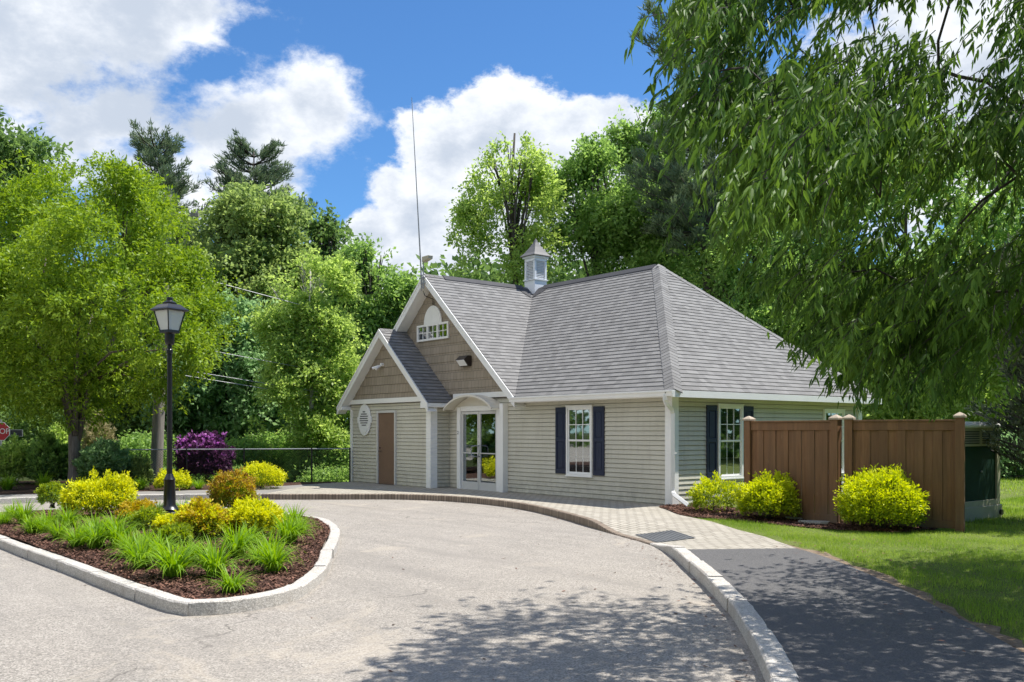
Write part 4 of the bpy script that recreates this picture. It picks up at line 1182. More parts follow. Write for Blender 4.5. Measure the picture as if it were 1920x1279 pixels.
wall_things()

# ------------------------------------------------------------------ fence, cabinet, downlight


def privacy_fence():
    gz = .09
    F = empty('wooden_fence', (0, 0, 0), 'brown stained board privacy fence in two panels hiding the equipment beside the building', 'fence')

    def post(x, y, h=1.77, ang=0):
        mb = MB(); c, s = math.cos(ang), math.sin(ang)
        mb.obox((x, y, gz + h / 2), (.13, .13, h), (c, s, 0), (-s, c, 0)); po = mb.build('post', M['wood'], F, bevel=.006)
        mb = MB(); mb.lathe([(.125, 0), (.125, .03), (.07, .06), (.01, .085)], (x, y, gz + h), 4, ang + math.pi / 4); mb.build('post_cap', M['cap'], po)

    def panel(a, b, seed):
        rnd = random.Random(seed); a = Vector((*a, 0)); b = Vector((*b, 0)); d = b - a; L = d.length; u = d / L; n = Vector((u.y, -u.x, 0))
        mb = MB(); mb.obox((a + b) / 2 + Vector((0, 0, gz + 1.66)) - n * 0.0, (L, .06, .14), u, n); mb.build('rail', M['wood'], F, bevel=.004); mb = MB(); mb.obox((a + b) / 2 + Vector((0, 0, gz + 1.746)), (L, .10, .03), u, n); mb.build('cap_board', M['wood'], F, bevel=.004)
        mb = MB(); mb.obox((a + b) / 2 + Vector((0, 0, gz + .10)), (L, .05, .12), u, n); mb.build('rail', M['wood'], F, bevel=.004)
        x = .065; k = 0; mb = MB()
        while x < L - .08:
            w = .145; f = (k % 2) * .016 - .008 + rnd.uniform(-.002, .002)
            mb.obox(a + u * (x + w / 2) + n * f + Vector((0, 0, gz + .16 + .715)), (w - .006, .016, 1.43), u + n * rnd.uniform(-.02, .02), n)
            x += w - .01; k += 1
        mb.build('board_panel', M['wood'], F, bevel=.003)
    p1, p2, p3, p4 = (2.22, -.42), (4.06, -.52), (4.27, -.47), (5.86, .06)
    post(*p1); post(*p2); post(*p3, ang=.32); post(*p4, h=1.79, ang=.32)
    panel(p1, p2, 1); panel(p3, p4, 2)
    # side run back to the wall (seen between the post and the building from other viewpoints)
    mb = MB(); mb.box(2.18, 2.22, -.36, -.1, gz + .1, gz + 1.7)
    P = empty('white_pipe', (4.19, -.28, gz), 'white vertical pipe standing in the gap between the two fence panels', 'pipe')
    mb = MB(); mb.box(-.035, .035, -.035, .035, 0, 1.80); mb.build('shaft', M['trim'], P, bevel=.006)
    mb = MB(); mb.tube([(0, -.03, 1.0), (.0, -.055, 1.0)], .014, 8); mb.build('bolt', M['darkbrown'], P)


privacy_fence()


def cabinet():
    # tan equipment cabinet with dark green panel
    Q = empty('equipment_cabinet', (0, 0, 0), 'tan metal equipment cabinet with a dark green door panel and louvers behind the fence end', 'cabinet')
    x1 = 5.25; y0, y1 = 1.05, 2.92; x0 = 4.05; g = .08
    mb = MB(); mb.box(x0, x1 + .03, y0, y1 + .02, g, g + .26); mb.build('plinth', M['tan'], Q, bevel=.01)
    mb = MB()
    mb.box(x0, x1, y0, y0 + .08, g + .26, 1.72); mb.box(x0, x1, y1 - .13, y1, g + .26, 1.72); mb.box(x0, x1, y0 + .08, y1 - .13, 1.40, 1.72)
    mb.box(x0, x1 - .002, y0 + .08, y1 - .13, g + .26, g + .36); mb.box(x0, x0 + .05, y0 + .08, y1 - .13, g + .36, 1.40)
    mb.build('housing', M['tan'], Q, bevel=.006)
    mb = MB(); mb.box(x0 + .2, x1 - .03, y0 + .081, y1 - .131, g + .362, 1.398); mb.build('door_panel', M['green'], Q)
    mb = MB()
    for j in range(2):
        for k in range(6):
            a = y0 + .3 + j * .85; mb.box(x1, x1 + .012, a, a + .72, 1.445 + k * .04, 1.463 + k * .04)
    mb.build('louver', M['darkbrown'], Q)
    mb = MB(); mb.box(x0 - .1, x1 + .10, y0 - .1, y1 + .08, 1.74, 1.78); mb.box(x0 - .06, x1 + .06, y0 - .06, y1 + .05, 1.722, 1.74); mb.box(x0 - .02, x1 + .03, y0 - .03, y1 + .02, 1.782, 1.83)
    mb.build('roof', M['trim'], Q, bevel=.006)
    mb = MB(); mb.lathe([(.02, 0), (.02, .02)], (0, 0, 0), 8); h = mb.build('handle', M['steel'], Q); h.location = (x1 - .02, 2.2, .95); h.rotation_euler = (0, R(90), 0)
    P = empty('drain_cap', (x1 + .05, 2.85, g + .12), 'small dark round fitting low on the tan cabinet plinth', 'fitting')
    mb = MB(); mb.tube([(-.02, 0, 0), (.02, 0, 0)], .05, 12); mb.build('disc', M['darkbrown'], P)
    # stones
    rnd = random.Random(3)
    for i, (px, py, w, lab) in enumerate(((1528, 981, .52, 'long pale flat stone lying at the lawn edge before the fence'), (1498, 974, .5, 'thin pale stone slab in the mulch behind the long flat stone'))):
        c = gp(px, py, .12); mb = MB(); ring = []
        for k in range(10):
            a = 2 * math.pi * k / 10; ring.append((w / 2 * math.cos(a) * rnd.uniform(.85, 1.1), .11 * math.sin(a) * rnd.uniform(.8, 1.1), 0))
        mb.prism(ring, (0.01, .01, .06)); o = mb.build('stone', M['stone'], None, bevel=.012); o.location = (c[0], c[1], .10); o.rotation_euler = (0, 0, .5 - .2 * i)
        tag(o, lab, 'stone')


cabinet()

# ------------------------------------------------------------------ street lamp


def lamp():
    p = gp(318, 962, .21); z0 = isl_z(p[0], p[1])
    Lp = empty('street_lamp', (p[0], p[1], z0), 'black post lamp with four sided glass lantern standing in the planted island', 'street lamp')
    mb = MB(); mb.lathe([(.17, -.03), (.17, .03), (.155, .05), (.15, .07), (.165, .09), (.13, .13), (.105, .17), (.10, .42), (.092, .58), (.10, .62), (.082, .65), (.062, .70), (.052, .72)], n=20); mb.build('base', M['black'], Lp, smooth='auto')
    mb = MB(); mb.lathe([(.05, .70), (.042, 2.85), (.055, 2.86), (.055, 2.92), (.04, 2.94), (.04, 3.0), (.075, 3.02), (.085, 3.06), (.085, 3.20), (.10, 3.22)], n=16); mb.build('pole', M['black'], Lp, smooth='auto')
    H = 3.22; rot = PHI + .25
    s2 = math.sqrt(2)
    mb = MB()
    mb.lathe([(.12 * s2, H), (.12 * s2, H + .05), (.10 * s2, H + .055)], n=4, sides_rot=rot)
    for k in range(4):
        a = rot + k * math.pi / 2; p0 = Vector((.115 * s2 * math.cos(a), .115 * s2 * math.sin(a), H + .04)); p1 = Vector((.185 * s2 * math.cos(a), .185 * s2 * math.sin(a), H + .39)); mb.tube([p0, p1], .012, 6)
    mb.lathe([(.20 * s2, H + .385), (.235 * s2, H + .40), (.235 * s2, H + .415), (.20 * s2, H + .44), (.14 * s2, H + .50), (.12 * s2, H + .51)], n=4, sides_rot=rot)
    mb.lathe([(.115, H + .50), (.12, H + .54), (.06, H + .57), (.055, H + .575), (.055, H + .63), (.045, H + .635)], n=16)
    mb.build('lantern_frame', M['black'], Lp, bevel=.004)
    mb = MB()
    mb.lathe([(.108 * s2, H + .05), (.178 * s2, H + .385)], n=4, sides_rot=rot); mb.build('lantern_glass', M['lampglass'], Lp)
    mb = MB(); mb.lathe([(.03, H + .06), (.035, H + .14), (.045, H + .17), (.04, H + .24), (.015, H + .28)], n=12); mb.build('bulb', M['white'], Lp, smooth=True)


lamp()

# ------------------------------------------------------------------ plants


def unit(r, n):
    v = r.normal(size=(n, 3)); return v / np.linalg.norm(v, axis=1, keepdims=True)


def leaves(P, r, L, W, droop=0.0, outdir=None, fold=.25, upbias=0.0):
    """rhombic leaves at P"""
    n = len(P); d = unit(r, n)
    if outdir is not None: d = d * .7 + outdir
    d[:, 2] += -droop; d /= np.linalg.norm(d, axis=1, keepdims=True) + 1e-9
    nn = unit(r, n); nn[:, 2] += upbias; s = np.cross(d, nn); s /= np.linalg.norm(s, axis=1, keepdims=True) + 1e-9
    up = np.cross(s, d)
    l = (L * r.uniform(.7, 1.25, n))[:, None]; w = (W * r.uniform(.7, 1.25, n))[:, None]
    m = P + d * l * .45
    return np.stack([P, m + s * w / 2 + up * w * fold, P + d * l, m - s * w / 2 + up * w * fold], 1)


def lobe_points(r, lobes, n, per=10, spread=.3, shell=.75, upper=False, gaps=0.0):
    """clusters of points in the shells of lobes [(c(3), rx, ry, rz)]"""
    w = np.array([(l[1] * l[3]) for l in lobes]); w = w / w.sum(); nc = n // per
    idx = r.choice(len(lobes), nc, p=w); c = np.array([l[0] for l in lobes])[idx]; rad = np.array([l[1:4] for l in lobes])[idx]
    d = unit(r, nc)
    if gaps:
        kd = unit(r, 9); ph = r.uniform(0, 6.28, 9); fr = r.uniform(.6, 1.5, 9) * 6.28 / gaps
    if upper: d[:, 2] = np.where(r.random(nc) < .85, np.abs(d[:, 2]), d[:, 2])
    f = np.where(r.random(nc) < shell, 1 - np.abs(r.normal(0, .14, nc)), r.random(nc) ** .5)
    if gaps: f = np.where(r.random(nc) < .14, 1 + np.abs(r.normal(0, .22, nc)), f)
    C = c + d * rad * f[:, None]
    if gaps:
        nv = np.sin(C @ (kd * fr[:, None]).T + ph).sum(1) / 3.0 ** .5
        k = nv + r.normal(0, .25, nc) > -.35; C = C[k]; d = d[k]; nc = len(C)
    ct = r.random(nc)
    P = np.repeat(C, per, 0) + r.normal(0, 1, (nc * per, 3)) * spread * np.array([1, 1, .55])
    out = np.repeat(d, per, 0); tint = np.clip(np.repeat(ct, per) * .6 + r.random(nc * per) * .4, 0, 1)
    return P, out, tint


def spray_points(r, lobes, n, per=12, tl=.8, gaps=3.0, lat=.07, thr=-.25, core=.35, hang=0.0):
    """leafy twigs: leaves strung along short shoots that fill noise-broken lobes"""
    w = np.array([l[1] * l[3] for l in lobes]); w = w / w.sum(); nc = n // per
    idx = r.choice(len(lobes), nc, p=w); c = np.array([l[0] for l in lobes])[idx]; rad = np.array([l[1:4] for l in lobes])[idx]
    d = unit(r, nc)
    kd = unit(r, 12); ph = r.uniform(0, 6.28, (len(lobes), 12)); fq = r.uniform(2.5, 9, 12)
    Rn = 1 + .11 * np.sin((d @ kd.T) * fq + ph[idx]).sum(1)
    f = np.where(r.random(nc) < core, r.random(nc) ** .45, 1 - np.abs(r.normal(0, .20, nc))); f = np.clip(f, 0, 1) * Rn
    C = c + d * rad * f[:, None]
    k1 = unit(r, 10); f1 = r.uniform(.7, 2.6, 10) * 6.28 / gaps; p1 = r.uniform(0, 6.28, 10)
    nv = np.sin(C @ (k1 * f1[:, None]).T + p1).sum(1) / 10 ** .5 / .71
    k = nv + r.normal(0, .35, nc) > thr; C = C[k]; d = d[k]; nv = nv[k]; nc = len(C)
    dr = d * .7 + unit(r, nc) * .75 + np.array([0, 0, .22 - hang]); dr /= np.linalg.norm(dr, axis=1, keepdims=True)
    L = tl * r.uniform(.45, 1.3, nc); t = (np.arange(per) + .5) / per
    P = C[:, None, :] + dr[:, None, :] * (L[:, None] * t[None, :])[:, :, None] - np.array([0, 0, 1.0]) * (L[:, None] * t[None, :] ** 2 * (.22 + hang))[:, :, None]
    P = P.reshape(-1, 3) + r.normal(0, lat, (nc * per, 3))
    ct = r.random(nc)
    return P, np.repeat(dr, per, 0), np.clip(np.repeat(ct, per) * .5 + r.random(nc * per) * .5, 0, 1)


def sublobes(r, c, rx, rz, k, smin=.16, smax=.42):
    L = [(np.array(c), rx * .72, rx * .72, rz * .72)]
    for _ in range(k):
        d = unit(r, 1)[0]; s = r.uniform(smin, smax)
        L.append((np.array(c) + d * np.array([rx, rx, rz]) * (1.12 - s * .8), rx * s * r.uniform(.8, 1.3), rx * s, rz * s * r.uniform(.6, 1.3)))
    return L


def trunk_mesh(base, top, r0, lobes, rnd, name, mat, parent, fork=None, nb=10, lean=0.0):
    mb = MB(); base = Vector(base); top = Vector(top)
    n = 7; path = []
    for i in range(n + 1):
        t = i / n; p = base.lerp(top, t) + Vector((rnd.uniform(-1, 1), rnd.uniform(-1, 1), 0)) * r0 * .6 * (t > 0) * (t < 1); path.append(p)
    mb.tube([base - Vector((0, 0, .15))] + path, [r0 * 1.45, r0 * 1.25] + [r0 * (1 - .8 * i / n) for i in range(1, n + 1)], 10)
    H = (top - base).z
    for i, l in enumerate(lobes[:nb]):
        c = Vector(l[0]); t = min(.92, max(.22, (c.z - base.z) / H * .75 * rnd.uniform(.75, 1.0))); s = base.lerp(top, t)
        rr = r0 * (1 - .8 * t) * .62
        mid = s.lerp(c, .5) + Vector((rnd.uniform(-.2, .2), rnd.uniform(-.2, .2), rnd.uniform(.1, .5))) * (c - s).length * .25
        mb.tube([s, mid, c], [rr, rr * .65, rr * .22], 7)
        for q in range(3):
            e = c + Vector((rnd.uniform(-1, 1) * l[1], rnd.uniform(-1, 1) * l[2], rnd.uniform(.1, 1) * l[3])) * .85
            mb.tube([mid.lerp(c, .5), mid.lerp(e, .75) + Vector((0, 0, .1)), e], [rr * .4, rr * .28, rr * .08], 5)
    return mb.build(name, mat, parent, smooth=True)


def pxl(px, py, Z, rx, ry):
    """lobe from a measured outline: centre and half sizes in photo pixels at depth Z"""
    c = at(px, py, Z); return (c, rx * Z / FPX, rx * Z / FPX, ry * Z / FPX)


def tree(name, label, cat, base, top, r0, lobes, n, L, W, lf, bark, seed, per=10, spread=.28, shell=.72, droop=.2, group=None, nb=10, upbias=.9, fold=.25, gaps=3.2, thr=-.15):
    r = np.random.default_rng(seed); rnd = random.Random(seed)
    T = empty(name, tuple(base), label, cat, group)
    base = np.array(base, float)
    lob = [(l[0] - base, l[1], l[2], l[3]) for l in lobes]
    trunk_mesh((0, 0, 0), tuple(np.array(top) - base), r0, lob, rnd, 'trunk', bark, T, nb=nb)
    P, o, t = spray_points(r, lob, int(n * 1.7), per, L * 3.6, gaps, L * .38, thr)
    V = leaves(P, r, L, W, droop, o * .6, fold, upbias)
    npmesh('crown', V, 4, lf, T, tint=t)
    return T


def auto(r, Z, items, k=11):
    L = []
    for (px, py, rx, ry) in items: L += sublobes(r, at(px, py, Z), rx * Z / FPX, ry * Z / FPX, k)
    return L


def gnd(px, Z, z=0.0):
    p = at(px, HOR, Z); return np.array([p[0], p[1], z])


def trees():
    r = np.random.default_rng(11)
    # big bright tree at the left
    Z = 25.5
    items = [(160, 372, 120, 66), (55, 440, 100, 90), (270, 420, 85, 80), (165, 470, 120, 80), (325, 520, 75, 60), (20, 560, 110, 80), (120, 590, 100, 70), (240, 570, 90, 70),
             (370, 590, 58, 62), (330, 660, 75, 55), (60, 690, 110, 60), (180, 690, 90, 60), (270, 720, 75, 50), (120, 755, 90, 32), (-60, 500, 110, 150), (-60, 660, 110, 100), (215, 345, 50, 30), (20, 742, 80, 22)]
    lobes = []
    rr = np.random.default_rng(4)
    for i, (px, py, rx, ry) in enumerate(items):
        zz = Z + rr.uniform(-2.6, 2.4); s = Z / zz
        c = at(px, py, zz); R_ = rx * zz / FPX
        lobes += [(c, R_ * .9, R_ * .9, ry * zz / FPX * .9)]
        for _ in range(4):
            d = unit(rr, 1)[0]; d[2] = abs(d[2]) * .7 - .2
            lobes.append((c + d * R_ * .8, R_ * .45, R_ * .45, R_ * .34))
    b = gnd(140, Z, .1)
    T = empty('shade_tree', tuple(b), 'broad bright green shade tree with a forked grey trunk behind the planted island', 'tree')
    rnd = random.Random(3); lob = [(l[0] - b, l[1], l[2], l[3]) for l in lobes]
    mb = MB()
    mb.tube([(0, 0, -.2), (0, 0, 0), (.02, 0, .5), (-.02, 0, 1.2), (0, 0, 1.9)], [.30, .21, .165, .16, .17], 12)
    prim = []
    for k in range(7):
        a = k * 2 * math.pi / 7 + rnd.uniform(-.3, .3); e = Vector((math.cos(a) * 1.3, math.sin(a) * 1.3, 4.2 + rnd.uniform(-.5, .8))); s = Vector((math.cos(a) * .1, math.sin(a) * .1, 1.3 + rnd.uniform(0, .4)))
        m_ = s.lerp(e, .45) + Vector((-math.cos(a) * .25, -math.sin(a) * .25, .1)); mb.tube([s, m_, e], [.085, .06, .035], 8); prim.append((m_, e))
    for i in range(0, len(lob), 2):
        c = Vector(lob[i][0]); m_, e = min(prim, key=lambda q: (q[1] - c).length); s = e if c.z > e.z else m_
        md = s.lerp(c, .5) + Vector((0, 0, .35)); mb.tube([s, md, c], [.045, .03, .012], 6)
    mb.build('trunk', M['bark'], T, smooth=True)
    P, o, t = spray_points(rr, lob, 230000, 14, .42, 1.5, .06, .06, .15, .06)
    V = leaves(P, rr, .135, .05, .3, o * .5, .2, .9)
    npmesh('crown', V, 4, M['lf_bright'], T, tint=t)

    def bt(name, lab, cat, px, Z, items, n, lf, bark=None, L=.2, W=.11, r0=.22, seed=1, k=13, topy=None, shell=.7, spread=.3, per=10, group='trees of the wood behind the building', nb=10, droop=.15, thr=-.12, gaps=2.8):
        r_ = np.random.default_rng(seed); lobes = auto(r_, Z, items, k); b = gnd(px, Z, -.05)
        ty = topy if topy is not None else min(i[1] for i in items); tp = at(px, ty, Z)
        return tree(name, lab, cat, b, tp, r0, lobes, n, L, W, lf, bark or M['darkbark'], seed, per, spread, shell, droop, group, nb, gaps=gaps, thr=thr)
    bt('tall_oak', 'dark tall broadleaf tree top at the far upper left against the cloud', 'tree', 25, 46, [(30, 270, 62, 45), (70, 300, 45, 40), (10, 320, 50, 60), (20, 450, 110, 130), (40, 620, 130, 120)], 16000, M['lf_dark'], L=.3, W=.17, seed=21, shell=.5, spread=.5)
    bt('maple_tree', 'rounded olive green maple standing between the two pine tops', 'tree', 470, 42, [(470, 420, 78, 50), (420, 480, 75, 70), (520, 470, 75, 65), (460, 560, 110, 80), (400, 600, 60, 60), (560, 560, 60, 60), (460, 400, 50, 32)], 42000, M['lf_olive'], seed=22, L=.22, W=.13)
    bt('young_tree', 'small dark open tree leaning against the sky right of the maple', 'tree', 610, 45, [(610, 430, 28, 28), (585, 415, 26, 24), (600, 490, 45, 40), (640, 540, 50, 60)], 9000, M['lf_dark'], seed=23, L=.24, W=.14, shell=.4, spread=.4)
    bt('dark_maple', 'dark green broadleaf tree just left of the gable peaks', 'tree', 695, 39, [(690, 500, 40, 34), (720, 560, 50, 50), (670, 580, 55, 60), (700, 660, 70, 70), (650, 520, 30, 26), (660, 760, 70, 70)], 40000, M['lf_mid'], seed=24)
    bt('birch_tree', 'light yellow green birch with a pale slim trunk beside the small gable', 'tree', 582, 32, [(570, 540, 62, 48), (610, 530, 48, 44), (560, 620, 70, 60), (620, 640, 50, 70), (580, 720, 75, 60), (640, 740, 36, 60), (540, 790, 60, 40), (610, 810, 60, 40)], 56000, M['lf_birch'], M['birch'], L=.14, W=.08, r0=.11, seed=25, shell=.55, spread=.24, topy=500)
    bt('hornbeam', 'cool green layered broadleaf tree behind the street lamp and utility wires', 'tree', 420, 36, [(420, 620, 80, 50), (360, 680, 60, 50), (470, 690, 80, 60), (420, 760, 95, 55), (350, 770, 60, 50), (500, 780, 50, 50)], 50000, M['lf_blue'], L=.2, W=.13, seed=26)
    bt('shadowed_tree', 'shadowy dark tree under the shade tree crown left of the utility pole', 'tree', 240, 36, [(240, 720, 70, 70), (290, 780, 50, 60), (200, 790, 60, 50)], 16000, M['lf_dark'], seed=27)
    # right hand trees
    bt('ash_tree', 'airy pale green tree with visible limbs rising behind the cupola', 'tree', 965, 38, [(965, 330, 62, 55), (910, 380, 48, 50), (1010, 390, 45, 45), (900, 460, 48, 48), (960, 470, 60, 50), (1000, 330, 30, 40), (1020, 480, 40, 40)], 24000, M['lf_birch'], L=.17, W=.09, r0=.2, seed=28, topy=250, nb=14, thr=.15, gaps=2.4)
    bt('beech_tree', 'full mid green tree behind the roof right of the cupola', 'tree', 1120, 40, [(1100, 350, 60, 60), (1150, 400, 80, 60), (1080, 430, 60, 60), (1180, 480, 80, 60), (1120, 320, 50, 40), (1240, 440, 80, 100)], 46000, M['lf_mid'], seed=29)
    bt('tall_maple', 'tall dark green tree behind the roof peak reaching above the beech', 'tree', 1250, 43, [(1210, 260, 50, 45), (1250, 330, 70, 60), (1180, 300, 45, 38), (1300, 420, 80, 80), (1230, 520, 80, 80)], 36000, M['lf_mid'], seed=30)
    bt('understory_tree', 'mid green tree behind the hip of the roof left of the hanging branches', 'tree', 1400, 36, [(1400, 480, 90, 90), (1480, 560, 90, 80), (1560, 620, 90, 80), (1420, 600, 80, 60), (1650, 600, 90, 110)], 42000, M['lf_mid'], seed=31)
    bt('lime_tree', 'sunlit yellow green tree behind the hanging branches over the fence', 'tree', 1760, 33, [(1700, 620, 80, 90), (1780, 680, 90, 90), (1850, 600, 90, 110), (1660, 740, 70, 45), (1760, 770, 90, 40), (1880, 760, 80, 60)], 46000, M['lf_birch'], seed=32, L=.2, W=.12)
    bt('far_shrubbery', 'blue green thicket at the far edge of the lawn at the right', 'thicket', 1880, 30, [(1880, 860, 60, 60), (1940, 850, 60, 60), (1830, 850, 40, 50)], 14000, M['lf_blue'], seed=33, r0=.06, L=.12, W=.07, k=4)
    bt('hidden_tree', 'broadleaf tree glimpsed through gaps in the hanging branches at upper right', 'tree', 1700, 48, [(1560, 380, 110, 110), (1700, 330, 120, 110), (1850, 420, 120, 120)], 20000, M['lf_mid'], seed=34, L=.32, W=.2)

    # pines
    def pine(label, px, Z, topy, boty, half, seed, lf=M['lf_pine'], r0=.24, whorl=.75, taper=1.0, sparse=1.0, group=None, nl=16, tl=.3):
        r_ = np.random.default_rng(seed); b = gnd(px, Z, -.05); tp = at(px, topy, Z) - b; H = tp[2]
        T = empty('pine_tree', tuple(b), label, 'tree', group)
        mb = MB(); mb.tube([(0, 0, -.1), (0.1, 0, H * .5), tuple(tp)], [r0, r0 * .65, .03], 9)
        zb = (at(px, boty, Z) - b)[2]; z = H - .3; P = []; O = []; k = 0
        while z > zb:
            t = (H - z) / (H - zb); Lb = half * Z / FPX * (min(1, .40 + t * 1.1 * taper)) * r_.uniform(.75, 1.15)
            nbr = int(r_.integers(6, 10))
            for q in range(nbr):
                if r_.random() > sparse: continue
                a = r_.uniform(0, 6.28); L_ = Lb * r_.uniform(.55, 1.15); rise = (.45 - .4 * t) * L_ + .1
                s = np.array([tp[0] * z / H, tp[1] * z / H, z]); e = s + np.array([math.cos(a) * L_, math.sin(a) * L_, rise])
                md = (s + e) / 2 + np.array([0, 0, -.12 * L_])
                mb.tube([tuple(s), tuple(md), tuple(e)], [.05, .035, .012], 5)
                nt = max(4, int(L_ / .13))
                for w in range(nt):
                    f = .3 + .7 * (w + r_.random()) / nt; c = (s * (1 - f) ** 2 + 2 * md * f * (1 - f) + e * f * f)
                    side = np.array([-math.sin(a), math.cos(a), 0]) * r_.normal(0, .22 * L_ * (1.15 - f)) ; c = c + side + np.array([0, 0, r_.normal(0.06, .08)])
                    P.append(c); O.append((math.cos(a) * .6, math.sin(a) * .6, .75))
            z -= whorl * r_.uniform(.7, 1.2)
        mb.build('trunk', M['darkbark'], T, smooth=True)
        P = np.repeat(np.array(P), nl, 0); O = np.repeat(np.array(O), nl, 0); n = len(P)
        P = P + r_.normal(0, .07, (n, 3)); V = leaves(P, r_, tl, .035 + tl * .04, -.1, O * .9, .1)
        npmesh('crown', V, 4, lf, T, tint=np.clip(np.repeat(r_.random(n // nl), nl) * .7 + r_.random(n) * .3, 0, 1))
    pine('leftmost pine, its upswept top rising above the bright shade tree', 290, 48, 268, 700, 100, 41, whorl=.42, taper=1.5, group='pines in the wood')
    pine('white pine with a rounded tuft top rising above the olive maple', 476, 50, 284, 620, 95, 42, whorl=.42, taper=1.4, group='pines in the wood')
    pine('huge dark pine with bare lower trunk rising behind the right end of the roof', 1328, 37, -160, 470, 155, 43, r0=.38, whorl=.75, taper=1.2, sparse=.85, group='pines in the wood', nl=20, tl=.32)
    # spruce at the right edge, boughs entering the frame
    pine('dark spruce whose low boughs reach in from the right edge above the lawn', 2020, 15.5, 430, 885, 170, 45, lf=M['lf_spruce'], r0=.13, whorl=.20, taper=1.3, group=None, nl=26, tl=.11)

    # woods: one far mass
    r_ = np.random.default_rng(50); P = []; lobes = []
    for i in range(46):
        px = -500 + i * 62 + r_.uniform(-20, 20); Z = r_.uniform(50, 60)
        top = 470 + 60 * math.sin(i * 1.3) + (90 if 640 < px < 880 else 0)
        if 780 < px < 1240: top = 440 + r_.uniform(0, 50)
        y = 860
        while y > top + 50:
            lobes.append(pxl(px + r_.uniform(-30, 30), y, Z, 70, 60)); y -= 62
    Pn, o, t = lobe_points(r_, lobes, 130000, 8, .6, .6)
    o_ = npmesh('woodland', leaves(Pn, r_, .5, .32, .1, o * .4, .2, .4), 4, M['lf_dark'], tint=t)
    tag(o_, 'dense dark wood closing the view behind all the separate trees', 'woodland', kind='stuff')
    # undergrowth beyond the chain-link fence
    lobes = []
    for px in range(250, 690, 26):
        Z = 33 + 1.5 * math.sin(px); lobes.append(pxl(px, 862 + 8 * math.sin(px * .7), Z, 38, 42)); lobes.append(pxl(px + 10, 905, Z - 2, 36, 26))
    Pn, o, t = lobe_points(r_, lobes, 60000, 8, .16, .7)
    o_ = npmesh('undergrowth', leaves(Pn, r_, .13, .08, .1, o * .4, .2, .4), 4, M['lf_mid'], tint=t)
    tag(o_, 'leafy light green undergrowth behind the chain link fence', 'undergrowth', kind='stuff')
    lobes = []
    for px in range(-200, 250, 40): lobes.append(pxl(px, 800 + 14 * math.sin(px), 42, 50, 60)); lobes.append(pxl(px + 10, 865, 38, 44, 36))
    Pn, o, t = lobe_points(r_, lobes, 26000, 8, .2, .7)
    o_ = npmesh('dark_undergrowth', leaves(Pn, r_, .18, .11, .1, o * .4, .2, .4), 4, M['lf_dark'], tint=t)
    tag(o_, 'dark undergrowth below the trees at the far left', 'undergrowth', kind='stuff')
    # trees across the road behind the camera (what the door glass reflects)
    lobes = []
    for a in list(range(188, 345, 7)) + list(range(14, 64, 8)):
        d = r_.uniform(66, 74) if 195 < a < 262 else r_.uniform(36, 44); c = np.array([-3 + d * math.cos(R(a)), -8 + d * math.sin(R(a)), 0])
        q = c - CAM; z = q @ WV
        if z > 0 and abs(q @ RV / z) < .75: continue
        for z in (1.2, 4.2, 7.2, 10.2, 13): lobes.append((c + np.array([0, 0, z + r_.uniform(-.6, .6)]), 4.6, 4.6, 2.6))
    if lobes:
        Pn, o, t = lobe_points(r_, lobes, 60000, 6, .8, .5)
        o_ = npmesh('roadside_wood', leaves(Pn, r_, .8, .5, .1, o * .4, .2, .4), 4, M['lf_dark'], tint=t)
        tag(o_, 'dark wood across the drive mirrored in the door glass', 'woodland', kind='stuff')


trees()


